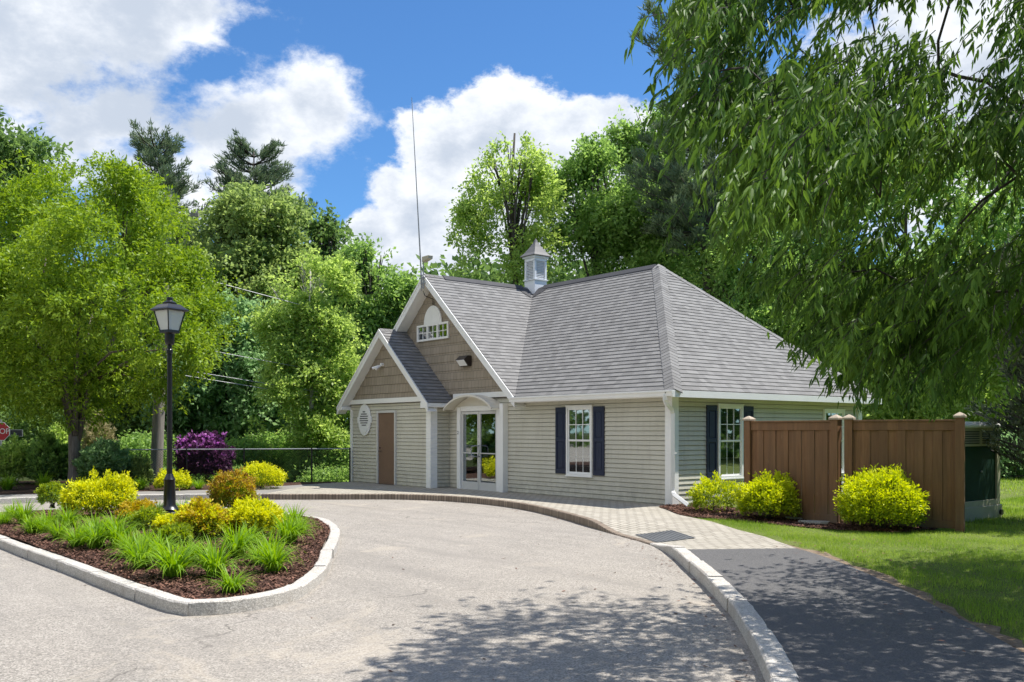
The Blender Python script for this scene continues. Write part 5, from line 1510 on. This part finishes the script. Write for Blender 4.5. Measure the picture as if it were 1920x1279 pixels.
def overhang():
    """the near tree whose drooping branches fill the upper right"""
    r = np.random.default_rng(77); rnd = random.Random(7)
    base = np.array([11.9, -4.4, .1])
    T = empty('willow_leaved_tree', tuple(base), 'near tree with long drooping narrow leaves hanging in from the upper right', 'tree')
    mb = MB(); mb.tube([(0, 0, -.2), (0, 0, 0), (-.05, .05, 1.2), (-.2, 0, 2.6), (-.5, -.2, 4.4), (-.9, -.4, 6.6)], [.34, .25, .2, .18, .13, .05], 12)
    # bough ends: (px, py, Z, spread px x, spread px y, twigs)
    B_ = [(1330, 10, 6.6, 42, 60, 34), (1365, 130, 6.4, 58, 60, 56), (1320, 200, 6.8, 40, 45, 26), (1440, 60, 6.6, 85, 70, 64), (1450, 200, 6.2, 80, 90, 80), (1465, 330, 6.6, 52, 60, 44),
          (1530, 120, 7.0, 100, 90, 84), (1550, 280, 6.6, 90, 90, 90), (1520, 400, 7.0, 80, 70, 66), (1395, 430, 7.4, 44, 45, 24), (1640, 60, 7.4, 100, 80, 60), (1660, 220, 7.2, 95, 90, 76), (1650, 370, 7.2, 95, 80, 76),
          (1760, 130, 7.8, 50, 80, 20), (1790, 280, 7.6, 90, 90, 62), (1800, 420, 7.6, 100, 80, 74), (1895, 190, 7.6, 40, 100, 24), (1910, 330, 7.4, 60, 100, 56),
          (1600, 510, 7.8, 85, 60, 54), (1700, 540, 8.0, 95, 65, 78), (1830, 550, 8.0, 100, 70, 78), (1490, 520, 8.2, 45, 45, 20), (1570, 600, 8.4, 50, 45, 30), (1650, 640, 8.4, 65, 45, 58), (1740, 645, 8.4, 85, 45, 78), (1840, 630, 8.2, 60, 50, 46), (1700, 700, 8.6, 70, 28, 46), (1780, 690, 8.6, 60, 30, 34),
          (1440, -40, 6.8, 70, 30, 30), (1600, -60, 7.2, 100, 40, 44), (1780, -60, 7.4, 110, 40, 40), (1920, 280, 10.4, 80, 120, 30), (1750, 520, 10.6, 110, 80, 30),
          (2080, 100, 8, 80, 150, 90), (2080, 350, 8, 80, 150, 100), (2080, 560, 8, 80, 90, 60), (2080, 300, 10.6, 130, 130, 150), (2250, 250, 10.2, 140, 150, 140), (2080, 80, 10.4, 140, 120, 90), (2250, 430, 9.8, 120, 100, 100), (2100, 430, 9.6, 110, 80, 110),
          (2170, 200, 6.9, 140, 150, 170), (2330, 330, 6.8, 150, 150, 150), (2100, -20, 7.0, 150, 110, 130), (2350, 60, 7.6, 160, 160, 110),
          (1650, -230, 8.4, 110, 80, 110), (1540, -200, 7.8, 80, 60, 70), (1800, -230, 8.5, 120, 90, 110), (1960, -180, 8, 120, 90, 110), (2180, 420, 8.6, 110, 110, 150), (2180, 230, 8.8, 110, 120, 150), (2075, 440, 9.0, 80, 90, 90), (2020, 490, 10.6, 80, 60, 60), (2110, 490, 10.9, 90, 70, 120), (2240, 350, 7.5, 100, 120, 130), (2090, 290, 7.1, 90, 120, 140), (2050, 200, 6.2, 70, 120, 80)]
    P = []; Dn = []; Tn = []; twig = MB()
    KD = unit(r, 7); KF = r.uniform(3.2, 7.5, 7); KP_ = r.uniform(0, 6.28, 7)
    hub = [np.array([-.2, 0, 2.6]), np.array([-.5, -.2, 4.4]), np.array([-.9, -.4, 6.4])]
    nodes = [(q, .07) for q in hub]; B_.sort(key=lambda q: np.linalg.norm(at(q[0], q[1], q[2]) - base - hub[1]))
    for (px, py, Z, sx, sy, nt) in B_:
        c = at(px, py, Z) - base
        h, rad = min(nodes, key=lambda q: np.linalg.norm(q[0] - c) + (.5 if q[1] < .02 else 0) + max(0, q[0][2] - c[2]) * .3); dd = np.linalg.norm(c - h)
        w_ = lambda: r.normal(0, .05, 3) * dd
        p1 = h * .7 + c * .3 + w_() + np.array([0, 0, .06 * dd]); p2 = h * .35 + c * .65 + w_() + np.array([0, 0, .09 * dd]); r2 = max(.008, rad * .72)
        mb.tube([tuple(h), tuple(p1), tuple(p2), tuple(c)], [rad * .9, rad * .84, rad * .78, r2], 6)
        nodes += [(p2, r2), (c, r2)]; h = hub[1]
        bt_ = r.random()
        for _ in range(int(nt * (3.0 if px < 1990 and py > -150 else 3.2))):
            zz = Z + r.normal(0, .7)
            s = at(px + r.normal(0, .64) * sx, py + r.normal(0, .64) * sy - 14, zz) - base
            if np.sin(KD @ s * KF + KP_).sum() / 1.6 + r.normal(0, .3) < (-.30 if px < 1990 and py > -150 else -1.1): continue
            out = s - h; out[2] = 0; out = out / (np.linalg.norm(out) + 1e-9) + r.normal(0, .5, 3) * np.array([1, 1, .2])
            Lt = r.uniform(.16, .42); tt = r.random()
            p = s.copy(); d = out * .75; d[2] = r.uniform(-.4, .2); path = [p.copy()]
            nst = 7
            for k in range(nst):
                d = d + np.array([0, 0, -.24]); dn = d / np.linalg.norm(d); p = p + dn * Lt / nst; path.append(p.copy())
                for q in range(2):
                    sd = unit(r, 1)[0] * .55; ld = dn * .5 + sd * 1.25 + np.array([0, 0, -.60]); P.append(p + r.normal(0, .01, 3)); Dn.append(ld); Tn.append(.34 * bt_ + .36 * tt + .30 * r.random())
            if r.random() < .6: twig.tube([tuple(path[0]), tuple(path[3]), tuple(path[-1])], [.004, .003, .0015], 3, caps=False)
    P = np.array(P); d = np.array(Dn); d /= np.linalg.norm(d, axis=1, keepdims=True); n = len(P)
    nn = unit(r, n); s = np.cross(d, nn); s /= np.linalg.norm(s, axis=1, keepdims=True); up = np.cross(s, d)
    l = r.uniform(.058, .120, n)[:, None]; w = l * r.uniform(.20, .30, n)[:, None]
    # six-point lance shape folded on the midrib, tip bending down
    a0 = P; tip = P + d * l + np.array([0, 0, -1]) * l * .12
    m1 = P + d * l * .28; m2 = P + d * l * .62 + np.array([0, 0, -1]) * l * .03
    V1 = np.stack([a0, m1 + s * w * .45 + up * w * .18, m2 + s * w * .42 + up * w * .18, tip, m2, m1], 1)
    V2 = np.stack([a0, m1, m2, tip, m2 - s * w * .42 + up * w * .18, m1 - s * w * .45 + up * w * .18], 1)
    V = np.concatenate([V1[:, [0, 1, 5, 5]], V1[:, [5, 1, 2, 4]], V1[:, [4, 2, 3, 3]], V2[:, [0, 1, 5, 5]], V2[:, [1, 2, 4, 5]], V2[:, [2, 3, 4, 4]]])
    tri = np.concatenate([V1[:, [0, 1, 5]], V1[:, [4, 2, 3]], V1[:, [5, 1, 2]], V1[:, [5, 2, 4]], V2[:, [0, 1, 5]], V2[:, [2, 3, 4]], V2[:, [1, 2, 4]], V2[:, [1, 4, 5]]])
    t = np.tile(np.array(Tn), 8)
    npmesh('crown', tri, 3, M['lf_over'], T, tint=t)
    mb.build('trunk', M['darkbark'], T, smooth=True)
    twig.build('twig', M['darkbark'], T)
    print('overhang leaves', n)


overhang()

# ------------------------------------------------------------------ shrubs


def shrub(name, label, cat, px, basey, wpx, hpx, mt, inner, seed, n=9000, L=.05, W=.024, tipfrac=.62, z=.1, group=None, depth=None, ragged=.30, mt2=None, zz=None):
    Z = FPX * (CAM[2] - z) / (basey - HOR) if zz is None else zz
    b = at(px, HOR, Z); b = np.array([b[0], b[1], z]); rx = wpx / 2 * Z / FPX * .86; h = hpx * Z / FPX * .93
    r = np.random.default_rng(seed); T = empty(name, tuple(b), label, cat, group)
    nc = n // 8; L *= 1.12; W *= 1.15
    d = unit(r, nc); d[:, 2] = np.abs(d[:, 2]) * 1.2 - .42; d /= np.linalg.norm(d, axis=1, keepdims=True)
    # uneven outline: each direction has its own radius
    K = unit(r, 34); K[:, 2] = np.abs(K[:, 2]); amp = r.uniform(-ragged, ragged, 34)
    rad = 1 + (np.exp(-16 * (1 - d @ K.T)) * amp).sum(1)
    f = np.where(r.random(nc) < .72, 1 - np.abs(r.normal(0, .09, nc)), r.uniform(.35, .95, nc)); f = np.where(r.random(nc) < .08, 1 + r.uniform(0, .14, nc), f) * rad
    C = d * np.array([rx, rx, h * .60]) * f[:, None]; C[:, 2] += h * .42; C[:, 2] = np.where(C[:, 2] < .04, r.uniform(.03, .12, nc), C[:, 2])
    for _ in range(14):   # stray shoots
        q = unit(r, 1)[0]; q[2] = abs(q[2]) * .9 + .1; q /= np.linalg.norm(q); m_ = 5
        e = q * np.array([rx, rx, h * .6]) * np.linspace(.95, r.uniform(1.1, 1.32), m_)[:, None]; e[:, 2] += h * .42
        C = np.concatenate([C, e]); d = np.concatenate([d, np.repeat(q[None], m_, 0)]); f = np.concatenate([f, np.ones(m_)]); rad = np.concatenate([rad, np.ones(m_)])
    nc = len(C)
    P = np.repeat(C, 8, 0) + r.normal(0, .028, (nc * 8, 3)) * (rx / .45) ** .5; o = np.repeat(d, 8, 0)
    ff = np.repeat(f / rad, 8); hz = (P[:, 2] / h)
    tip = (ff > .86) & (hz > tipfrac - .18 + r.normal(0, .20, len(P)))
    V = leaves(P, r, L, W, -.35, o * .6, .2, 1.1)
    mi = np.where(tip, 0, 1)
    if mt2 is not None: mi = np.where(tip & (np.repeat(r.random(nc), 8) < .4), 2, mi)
    npmesh('foliage', V, 4, [mt, inner] + ([mt2] if mt2 else []), T, tint=np.clip(np.repeat(r.random(nc), 8) * .5 + r.random(len(P)) * .5, 0, 1), matidx=mi)
    mb = MB(); rnd = random.Random(seed)
    for k in range(16):
        e = C[rnd.randrange(nc)] * .85; mb.tube([(rnd.uniform(-.05, .05), rnd.uniform(-.05, .05), -.05), (e[0] * .35, e[1] * .35, e[2] * .5), tuple(e)], [.009, .006, .002], 4)
    mb.build('stem', M['darkbark'], T)
    return T


Y, YG_, LI = M['lf_yellow'], M['lf_yg'], M['lf_lime']
# along the side wall
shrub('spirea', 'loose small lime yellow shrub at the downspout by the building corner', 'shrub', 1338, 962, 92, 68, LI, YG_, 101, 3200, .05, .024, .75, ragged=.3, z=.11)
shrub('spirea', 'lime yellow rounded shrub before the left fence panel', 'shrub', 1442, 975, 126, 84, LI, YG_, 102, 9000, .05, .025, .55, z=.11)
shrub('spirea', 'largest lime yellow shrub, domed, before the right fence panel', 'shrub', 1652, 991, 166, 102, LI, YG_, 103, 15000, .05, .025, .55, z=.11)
# island
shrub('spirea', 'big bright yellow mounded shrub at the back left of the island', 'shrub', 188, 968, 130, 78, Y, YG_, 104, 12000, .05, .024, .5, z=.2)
shrub('spirea', 'round red tipped green shrub at the back of the island right of the lamp', 'shrub', 436, 962, 92, 74, M['lf_red'], M['lf_yg2'] if 'lf_yg2' in M else YG_, 105, 9000, .045, .022, .62, z=.2, mt2=M['lf_orange'])
shrub('spirea', 'orange topped low shrub in the island just right of the lamp base', 'shrub', 384, 1008, 96, 68, M['lf_orange'], YG_, 106, 8000, .045, .022, .55, z=.22, mt2=Y)
shrub('spirea', 'yellow leaved loose shrub between the orange shrub and the lilies at the island right', 'shrub', 474, 1004, 96, 62, Y, YG_, 107, 8000, .045, .022, .35, z=.2)
shrub('spirea', 'low orange yellow shrub right of the big yellow mound on the island', 'shrub', 256, 978, 70, 34, M['lf_orange'], YG_, 108, 3600, .045, .022, .5, z=.22)
shrub('spirea', 'small sparse yellow green shrub behind left of the big yellow mound', 'shrub', 98, 948, 50, 40, YG_, M['lf_mid'], 109, 3000, .045, .022, .5, z=.2)
shrub('spirea', 'low dark variegated shrub left of the lamp base', 'shrub', 278, 992, 68, 36, YG_, M['lf_olive'], 110, 3600, .04, .02, .5, z=.24)
shrub('spirea', 'low yellow tipped shrub just below the lamp base', 'shrub', 322, 1000, 64, 32, Y, M['lf_olive'], 111, 3200, .04, .02, .6, z=.24)
shrub('spirea', 'small green gold shrub at the front centre between lily clumps', 'shrub', 330, 1018, 60, 30, YG_, M['lf_mid'], 112, 2600, .04, .02, .5, z=.22)
# bed behind the island
shrub('spirea', 'bright yellow shrub behind the lamp post across the side path', 'shrub', 322, 918, 66, 38, Y, YG_, 113, 6000, .05, .026, .5, z=.12, zz=23.9)
shrub('spirea', 'bright yellow shrub before the chain link fence right of the red tipped shrub', 'shrub', 486, 914, 88, 42, Y, YG_, 114, 8000, .05, .026, .45, z=.12, zz=24.6)
shrub('spirea', 'tiny pale green shrub between the two bright yellow shrubs of the far bed', 'shrub', 416, 905, 36, 24, YG_, M['lf_mid'], 115, 1600, .05, .026, .5, z=.12, zz=25)
shrub('rhododendron', 'purple flowering rhododendron behind the chain link fence', 'shrub', 386, 905, 102, 92, M['lf_purple'], M['lf_purple'], 116, 11000, .10, .06, .9, z=.1, zz=28.6, mt2=M['lf_pink'])
shrub('round_shrub', 'dark green rounded shrub right of the shade tree trunk', 'shrub', 198, 906, 88, 84, M['lf_blue'], M['lf_dark'], 117, 9000, .09, .05, .6, z=.1, zz=25.6)
shrub('round_shrub', 'small olive clipped shrub left of the utility pole', 'shrub', 262, 904, 46, 54, M['lf_olive'], M['lf_olive'], 118, 5000, .07, .04, .6, z=.1, zz=25.9)
shrub('round_shrub', 'light green broad shrub below the stop sign at the left edge', 'shrub', 28, 905, 100, 84, M['lf_birch'], M['lf_olive'], 119, 9000, .10, .06, .5, z=.1, zz=27)
shrub('round_shrub', 'dark green shrub left of the shade tree trunk', 'shrub', 92, 905, 76, 84, M['lf_mid'], M['lf_dark'], 120, 8000, .10, .06, .6, z=.1, zz=26.6)
shrub('round_shrub', 'bright green shrub peeking above the dark one left of the tree trunk', 'shrub', 106, 905, 60, 92, M['lf_birch'], M['lf_mid'], 121, 5000, .10, .06, .5, z=.1, zz=29.5)
shrub('plume_shrub', 'pale cream plumed shrub right behind the shade tree trunk', 'shrub', 184, 905, 56, 125, M['lf_feather'], M['lf_birch'], 122, 7000, .10, .03, .3, z=.1, zz=29, ragged=.3)


def lily_proto(seed, nb=170):
    r = np.random.default_rng(seed); Q = []; t = []
    for i in range(nb):
        a = r.uniform(0, 6.28); L = r.uniform(.22, .44); w = r.uniform(.008, .0135); lean = r.uniform(.05, 1.15); tw = r.normal(0, .3)
        p = np.array([math.cos(a) * r.uniform(0, .07), math.sin(a) * r.uniform(0, .07), 0]); el = R(88 - 26 * lean); ns = 7; tt = r.random()
        h = np.array([math.cos(a + tw * .3), math.sin(a + tw * .3), 0]); s = np.array([-h[1], h[0], 0])
        prev = None
        for k in range(ns + 1):
            f = k / ns; ww = w * (1 - f ** 2.2) * (.7 + .6 * min(1, f * 4)) / 1.0 + .0006
            L0, R0 = p - s * ww / 2 + np.array([0, 0, ww * .25]), p + s * ww / 2 + np.array([0, 0, ww * .25])
            if prev is not None: Q.append([prev[0], prev[1], R0, L0]); t.append(min(1, .25 * tt + .5 * r.random() + .1 + .2 * f))
            prev = (L0, R0); p = p + (h * math.cos(el) + np.array([0, 0, math.sin(el)])) * L / ns; el -= R(5 + 17 * lean) * (.5 + f)
    return np.array(Q), np.array(t)


def lilies():
    protos = []
    spots = [  # px, base y, scale, label, ground height
        (8, 978, .75, 'small lily clump at the left photo edge on the island', .17),
        (46, 980, 1.05, 'lily clump second from the left edge of the island', .17),
        (92, 992, 1.0, 'lily clump before the small sparse shrub at the island left', .18),
        (82, 1000, .8, 'low front lily clump third from the left edge of the island', .16),
        (128, 990, .95, 'lily clump tucked under the left foot of the big yellow mound', .2),
        (146, 1022, 1.05, 'lily clump in the front row below the big yellow mound, left one', .17),
        (180, 1026, 1.1, 'lily clump in the front row below the big yellow mound, middle one', .17),
        (222, 1024, 1.1, 'lily clump in the front row below the big yellow mound, right one', .18),
        (215, 1000, 1.0, 'lily clump in the second row under the low orange yellow shrub', .22),
        (176, 1004, .9, 'lily clump in the second row right before the big yellow mound', .21),
        (263, 1056, 1.05, 'lily clump left of the broadest front clump, casting shadow to the kerb', .18),
        (326, 1072, 1.3, 'broadest lily clump at the front centre of the island', .17),
        (300, 1040, 1.0, 'lily clump behind the broadest front clump', .2),
        (404, 1072, 1.1, 'lily clump in the front row right of the broadest one', .17),
        (434, 1102, .8, 'smallest lily clump, nearest the front kerb corner', .15),
        (444, 1036, 1.15, 'lily clump below the loose yellow shrub', .2),
        (514, 1066, 1.05, 'lily clump standing alone nearest the right curved kerb', .16),
        (505, 1040, 1.0, 'lily clump behind the one standing alone by the curved kerb', .18),
        (540, 1018, 1.15, 'lily clump at the right side of the island in front of the rear ones', .17),
        (552, 992, 1.0, 'rear lily clump at the right tip of the island', .16),
        (522, 985, 1.0, 'rear lily clump beside the loose yellow shrub at the island right', .18),
        (110, 1010, .8, 'lily clump in the front row left of the three below the yellow mound', .17),
        (244, 1040, .9, 'lily clump in the front row just right of the three below the yellow mound', .17),
        (276, 1024, .85, 'lily clump in the second row behind the broadest front clump, left side', .2),
        (352, 1046, .85, 'lily clump in the second row behind the broadest front clump, right side', .2),
        (468, 1022, .85, 'small lily clump at the foot of the loose yellow shrub', .2),
        (562, 1004, .85, 'lily clump nearest the right tip kerb of the island', .15),
        (24, 966, .85, 'lily clump behind the two at the left edge of the island', .18),
        (486, 1052, .75, 'small lily clump between the loose yellow shrub and the lone clump by the curved kerb', .17),
        (376, 1044, .8, 'small lily clump under the front of the orange topped shrub', .2),
        (60, 1000, .8, 'low lily clump at the front left between the second and third from the edge', .16),
        (342, 960, .75, 'lily clump behind the lamp base on its right', .2),
        (298, 962, .75, 'lily clump behind the lamp base on its left', .2),
        (264, 918, .95, 'lily clump in the far bed left of the lamp post', .12),
        (352, 917, .95, 'lily clump in the far bed right of the lamp post', .12),
        (372, 917, .9, 'lily clump in the far bed nearest the purple rhododendron', .12),
        (14, 918, 1.3, 'shaded lily clump in the far bed at the left photo edge', .12),
        (82, 916, 1.2, 'shaded lily clump in the far bed left of the tree trunk', .12),
    ]
    ms = []
    for k in range(4):
        Q, t = lily_proto(200 + k); ms.append((Q, t))
    objs = []
    for i, (px, py, s, lab, z) in enumerate(spots):
        p = gp(px, py, z); zz = isl_z(p[0], p[1]) if (py > 940) else .115
        if i < 4:
            Q, t = ms[i]; o = npmesh('daylily', Q, 4, M['lf_lily'], tint=t, smooth=False); objs.append(o)
        else:
            o = objs[i % 4].copy(); COL.objects.link(o)
        o.location = (p[0], p[1], zz - .01); o.rotation_euler = (0, 0, i * 1.7); s *= 1.10; o.scale = (s * 1.08, s * 1.08, s * (1 + .1 * math.sin(i * 2.1)))
        tag(o, lab, 'daylily', 'daylily clumps')


lilies()


def grass():
    r = np.random.default_rng(9); Vs = []; ts = []
    for (n, x0, x1, y0, y1, h, w) in ((270000, 1.5, 13.5, -9.0, 0.5, .055, .0055), (110000, 3.5, 16, 0.5, 9, .075, .010), (50000, -1, 26, 9, 24, .10, .02)):
        x = r.uniform(x0, x1, n); y = r.uniform(y0, y1, n)
        k = inpoly(x, y, LAWN) & ~inpoly(x, y, BED); x = x[k]; y = y[k]
        c = np.stack([x - CAM[0], y - CAM[1]], 1); z = c @ WV[:2]; u = (c @ RV[:2]) / z * FPX + 960
        k = (z > 3) & (u > 1150) & (u < 2450); x = x[k]; y = y[k]
        # thin and worn towards the path
        pe = np.array(PEDGE); d = np.min(np.hypot(x[:, None] - pe[None, :, 0], y[:, None] - pe[None, :, 1]), 1)
        k = d > (.07 + .10 * np.abs(np.sin(x * 5.1) + np.sin(x * 11 + y * 7)) + .16 * r.random(len(x)) ** 2); x = x[k]; y = y[k]; m = len(x)
        zz = .105 + .02 * np.sin(x * .7 + 1) * np.cos(y * .5)
        a = r.uniform(0, 6.28, m); ln = r.uniform(.1, .7, m) * h; hh = h * r.uniform(.5, 1.35, m) * (.75 + .4 * np.sin(x * 2.3 + np.sin(y * 3)) * np.sin(y * 2.7)); s = np.stack([-np.sin(a), np.cos(a), 0 * a], 1) * (w / 2)
        b = np.stack([x, y, zz - .004], 1); tip = b + np.stack([np.cos(a) * ln, np.sin(a) * ln, hh], 1)
        Vs.append(np.stack([b - s, b + s, tip], 1))
        patch = .5 + .5 * np.sin(x * 1.3 + 2 * np.sin(y * .9)) * np.sin(y * 1.7 + x * .4)
        pt2 = .5 + .5 * np.sin(x * 3.7 + 1.3 * np.sin(y * 2.9 + 1)) * np.sin(y * 4.1 + 2 * np.sin(x * 1.9)); ts.append(np.clip(.34 * patch + .26 * pt2 + .45 * r.random(m) ** 1.2, 0, 1))
    o = npmesh('grass', np.concatenate(Vs), 3, M['lf_grass'], tint=np.concatenate(ts)); tag(o, 'mown lawn grass right of the dark path and before the fence', 'grass', kind='stuff')
    print('grass', sum(len(v) for v in Vs))


PEDGE = catmull([(2.6, -2.0), (3.7, -2.72), (4.59, -3.22), (5.3, -3.75), (5.88, -4.15), (6.53, -4.59), (7.16, -5.1), (7.68, -5.55), (8.16, -5.98), (8.64, -6.44), (9.02, -6.81), (9.37, -7.14), (9.69, -7.47), (9.94, -7.73), (10.8, -8.7), (12.2, -10.3)], .12)
grass()

# ------------------------------------------------------------------ chain link, pole, wires, signs


def chain_link():
    A = np.array([-12.1, -.75]); Bp = np.array([-14.75, -6.6]); zt = 1.13; zb = .12
    F = empty('chain_link_fence', (0, 0, 0), 'low black chain link fence between the far bed and the wood', 'fence')
    d = Bp - A; L = np.linalg.norm(d); u = d / L
    pt = lambda s, z: (A[0] + u[0] * s, A[1] + u[1] * s, z)
    for s in (0.02, 1.15, 3.1, 4.7, L - .02):
        mb = MB(); mb.tube([pt(s, zb - .1), pt(s, zt + .03)], .024, 8); mb.build('post', M['black'], F)
    mb = MB(); mb.tube([pt(0, zt), pt(L, zt)], .018, 8); mb.build('top_rail', M['steel'], F)
    mb = MB(); H = zt - zb; st = .075; w = .0035
    s = -H
    while s < L:
        for dr in (1, -1):
            a, b = s, s + H
            za, zb_ = (zb, zt) if dr > 0 else (zt, zb)
            a2, b2 = max(0, a), min(L, b)
            if b2 > a2:
                fa = (a2 - a) / H; fb = (b2 - a) / H; z0 = za + (zb_ - za) * fa; z1 = za + (zb_ - za) * fb
                P0, P1 = pt(a2, z0), pt(b2, z1)
                mb.face([(P0[0], P0[1], P0[2] - w), (P1[0], P1[1], P1[2] - w), (P1[0], P1[1], P1[2] + w), (P0[0], P0[1], P0[2] + w)])
        s += st
    mb.build('mesh', M['black'], F, fix=False)
    # utility pole
    b = gnd(292, 28.5, -.1); t = at(306, 560, 28.5); t2 = b + (t - b) * 1.55
    P = empty('utility_pole', tuple(b), 'weathered wooden utility pole leaning right beside the street lamp', 'utility pole')
    mb = MB(); mb.tube([(0, 0, 0), tuple((t2 - b) * .5), tuple(t2 - b)], [.19, .165, .14], 14); mb.build('shaft', M['pole'], P, smooth='auto')
    mb = MB(); q = (t2 - b) * .93; mb.obox(tuple(q + np.array([0, 0, 0])), (2.0, .09, .11), (RV[0], RV[1], 0), (WV[0], WV[1], 0)); mb.build('crossarm', M['pole'], P)
    # wires
    W = [((300, 500, 28.6), (400, 528, 29.5), (640, 592, 32), .012, 'topmost of the utility wires, sloping down right above the street lamp'),
         ((300, 640, 28.6), (370, 653, 29.5), (640, 703, 32), .010, 'second utility wire, single, crossing behind the birch crown'),
         ((300, 687, 28.6), (345, 694, 29.5), (640, 742, 32), .010, 'third utility wire, upper of the lower pair'),
         ((300, 697, 28.6), (345, 704, 29.5), (640, 752, 32), .012, 'lowest utility wire, lower of the lower pair')]
    for a, m_, c, rad, lab in W:
        mb = MB(); mb.tube([tuple(at(*a)), tuple(at(*m_)), tuple(at(*c))], rad, 6); tag(mb.build('utility_wire', M['steel'], None), lab, 'wire', 'utility wires')
    # stop sign
    c = at(1, 809, 31); S = empty('stop_sign', (c[0], c[1], 0), 'red octagonal stop sign cut by the left photo edge', 'sign')
    x = Vector(RV); y = Vector((0, 0, 1)); nrm = Vector(-WV)
    cc = Vector((0, 0, c[2])); Rr = .335
    mb = MB(); mb.prism([cc + x * Rr * math.cos(R(22.5 + 45 * k)) + y * Rr * math.sin(R(22.5 + 45 * k)) for k in range(8)], nrm * .006); mb.build('rim', M['white'], S)
    mb = MB(); mb.prism([cc + nrm * .007 + x * Rr * .93 * math.cos(R(22.5 + 45 * k)) + y * Rr * .93 * math.sin(R(22.5 + 45 * k)) for k in range(8)], nrm * .004); mb.build('face', M['red'], S)
    text_mesh('STOP', .26, cc + nrm * .014, x, y, M['white'], 'lettering', S)
    mb = MB(); mb.tube([(nrm * -.03) + Vector((0, 0, -.1)), (nrm * -.03) + Vector((0, 0, c[2] + .4))], .03, 6); mb.build('post', M['steel'], S)
    c = at(31, 812, 31.5); S = empty('notice_board', (c[0], c[1], 0), 'small dark framed notice board right of the stop sign', 'sign')
    mb = MB(); cc = Vector((0, 0, c[2])); w, h = .42, .22
    for s_, (ww, hh) in (((0, h / 2), (w, .025)), ((0, -h / 2), (w, .025)), ((w / 2, 0), (.025, h + .025)), ((-w / 2, 0), (.025, h + .025))):
        mb.obox(cc + x * s_[0] + y * s_[1] + nrm * .02, (ww, hh, .02), x, y, nrm)
    mb.build('frame', M['steel'], S)
    mb = MB(); mb.obox(cc, (w, h, .02), x, y, nrm); mb.build('board', M['ink'], S)
    mb = MB(); mb.tube([(0, 0, -.1), (0, 0, c[2])], .025, 6); mb.build('post', M['steel'], S)


chain_link()


def litter():
    # bits of leaf and bark blown along the kerbs and over the path
    r = np.random.default_rng(31); Ps = []
    edge = np.array(KP); k = r.integers(0, len(edge), 420); p = edge[k] + r.normal(0, .12, (420, 2)) - np.array([.02, .18]); Ps.append(np.c_[p, np.full(420, .006)])
    n = 260; x = r.uniform(-6, 11, n); y = r.uniform(-12.5, -3, n); kk = ~inpoly(x, y, ISL) & (np.min(np.hypot(x[:, None] - edge[None, :, 0], y[:, None] - edge[None, :, 1]), 1) > .2)
    side = np.array([edge[np.argmin(np.hypot(edge[:, 0] - a, edge[:, 1] - b))][1] > b for a, b in zip(x, y)]); kk &= side
    Ps.append(np.c_[x[kk], y[kk], np.full(kk.sum(), .006)])
    n = 900; x = r.uniform(4, 13, n); y = r.uniform(-11, -2, n); PE = np.array(PEDGE); dd = np.min(np.hypot(x[:, None] - PE[None, :, 0], y[:, None] - PE[None, :, 1]), 1)
    kk = inpoly(x, y, LAWN) | (dd < .5); kk &= dd < 1.8; Ps.append(np.c_[x[kk], y[kk], np.full(kk.sum(), .152)])
    P = np.concatenate(Ps); m = len(P); a = r.uniform(0, 6.28, m); L = r.uniform(.012, .035, m); d = np.stack([np.cos(a), np.sin(a), r.uniform(-.15, .3, m)], 1) * L[:, None]
    s = np.stack([-np.sin(a), np.cos(a), r.uniform(-.2, .2, m)], 1) * (L * .38)[:, None]
    V = np.stack([P - d, P + s, P + d, P - s], 1); V[:, :, 2] = np.maximum(V[:, :, 2], P[:, None, 2] - .001)
    o = npmesh('leaf_litter', V, 4, M['chip'], tint=r.random(m)); tag(o, 'dry leaf and bark bits blown along the kerbs and path edge', 'litter', kind='stuff')


litter()
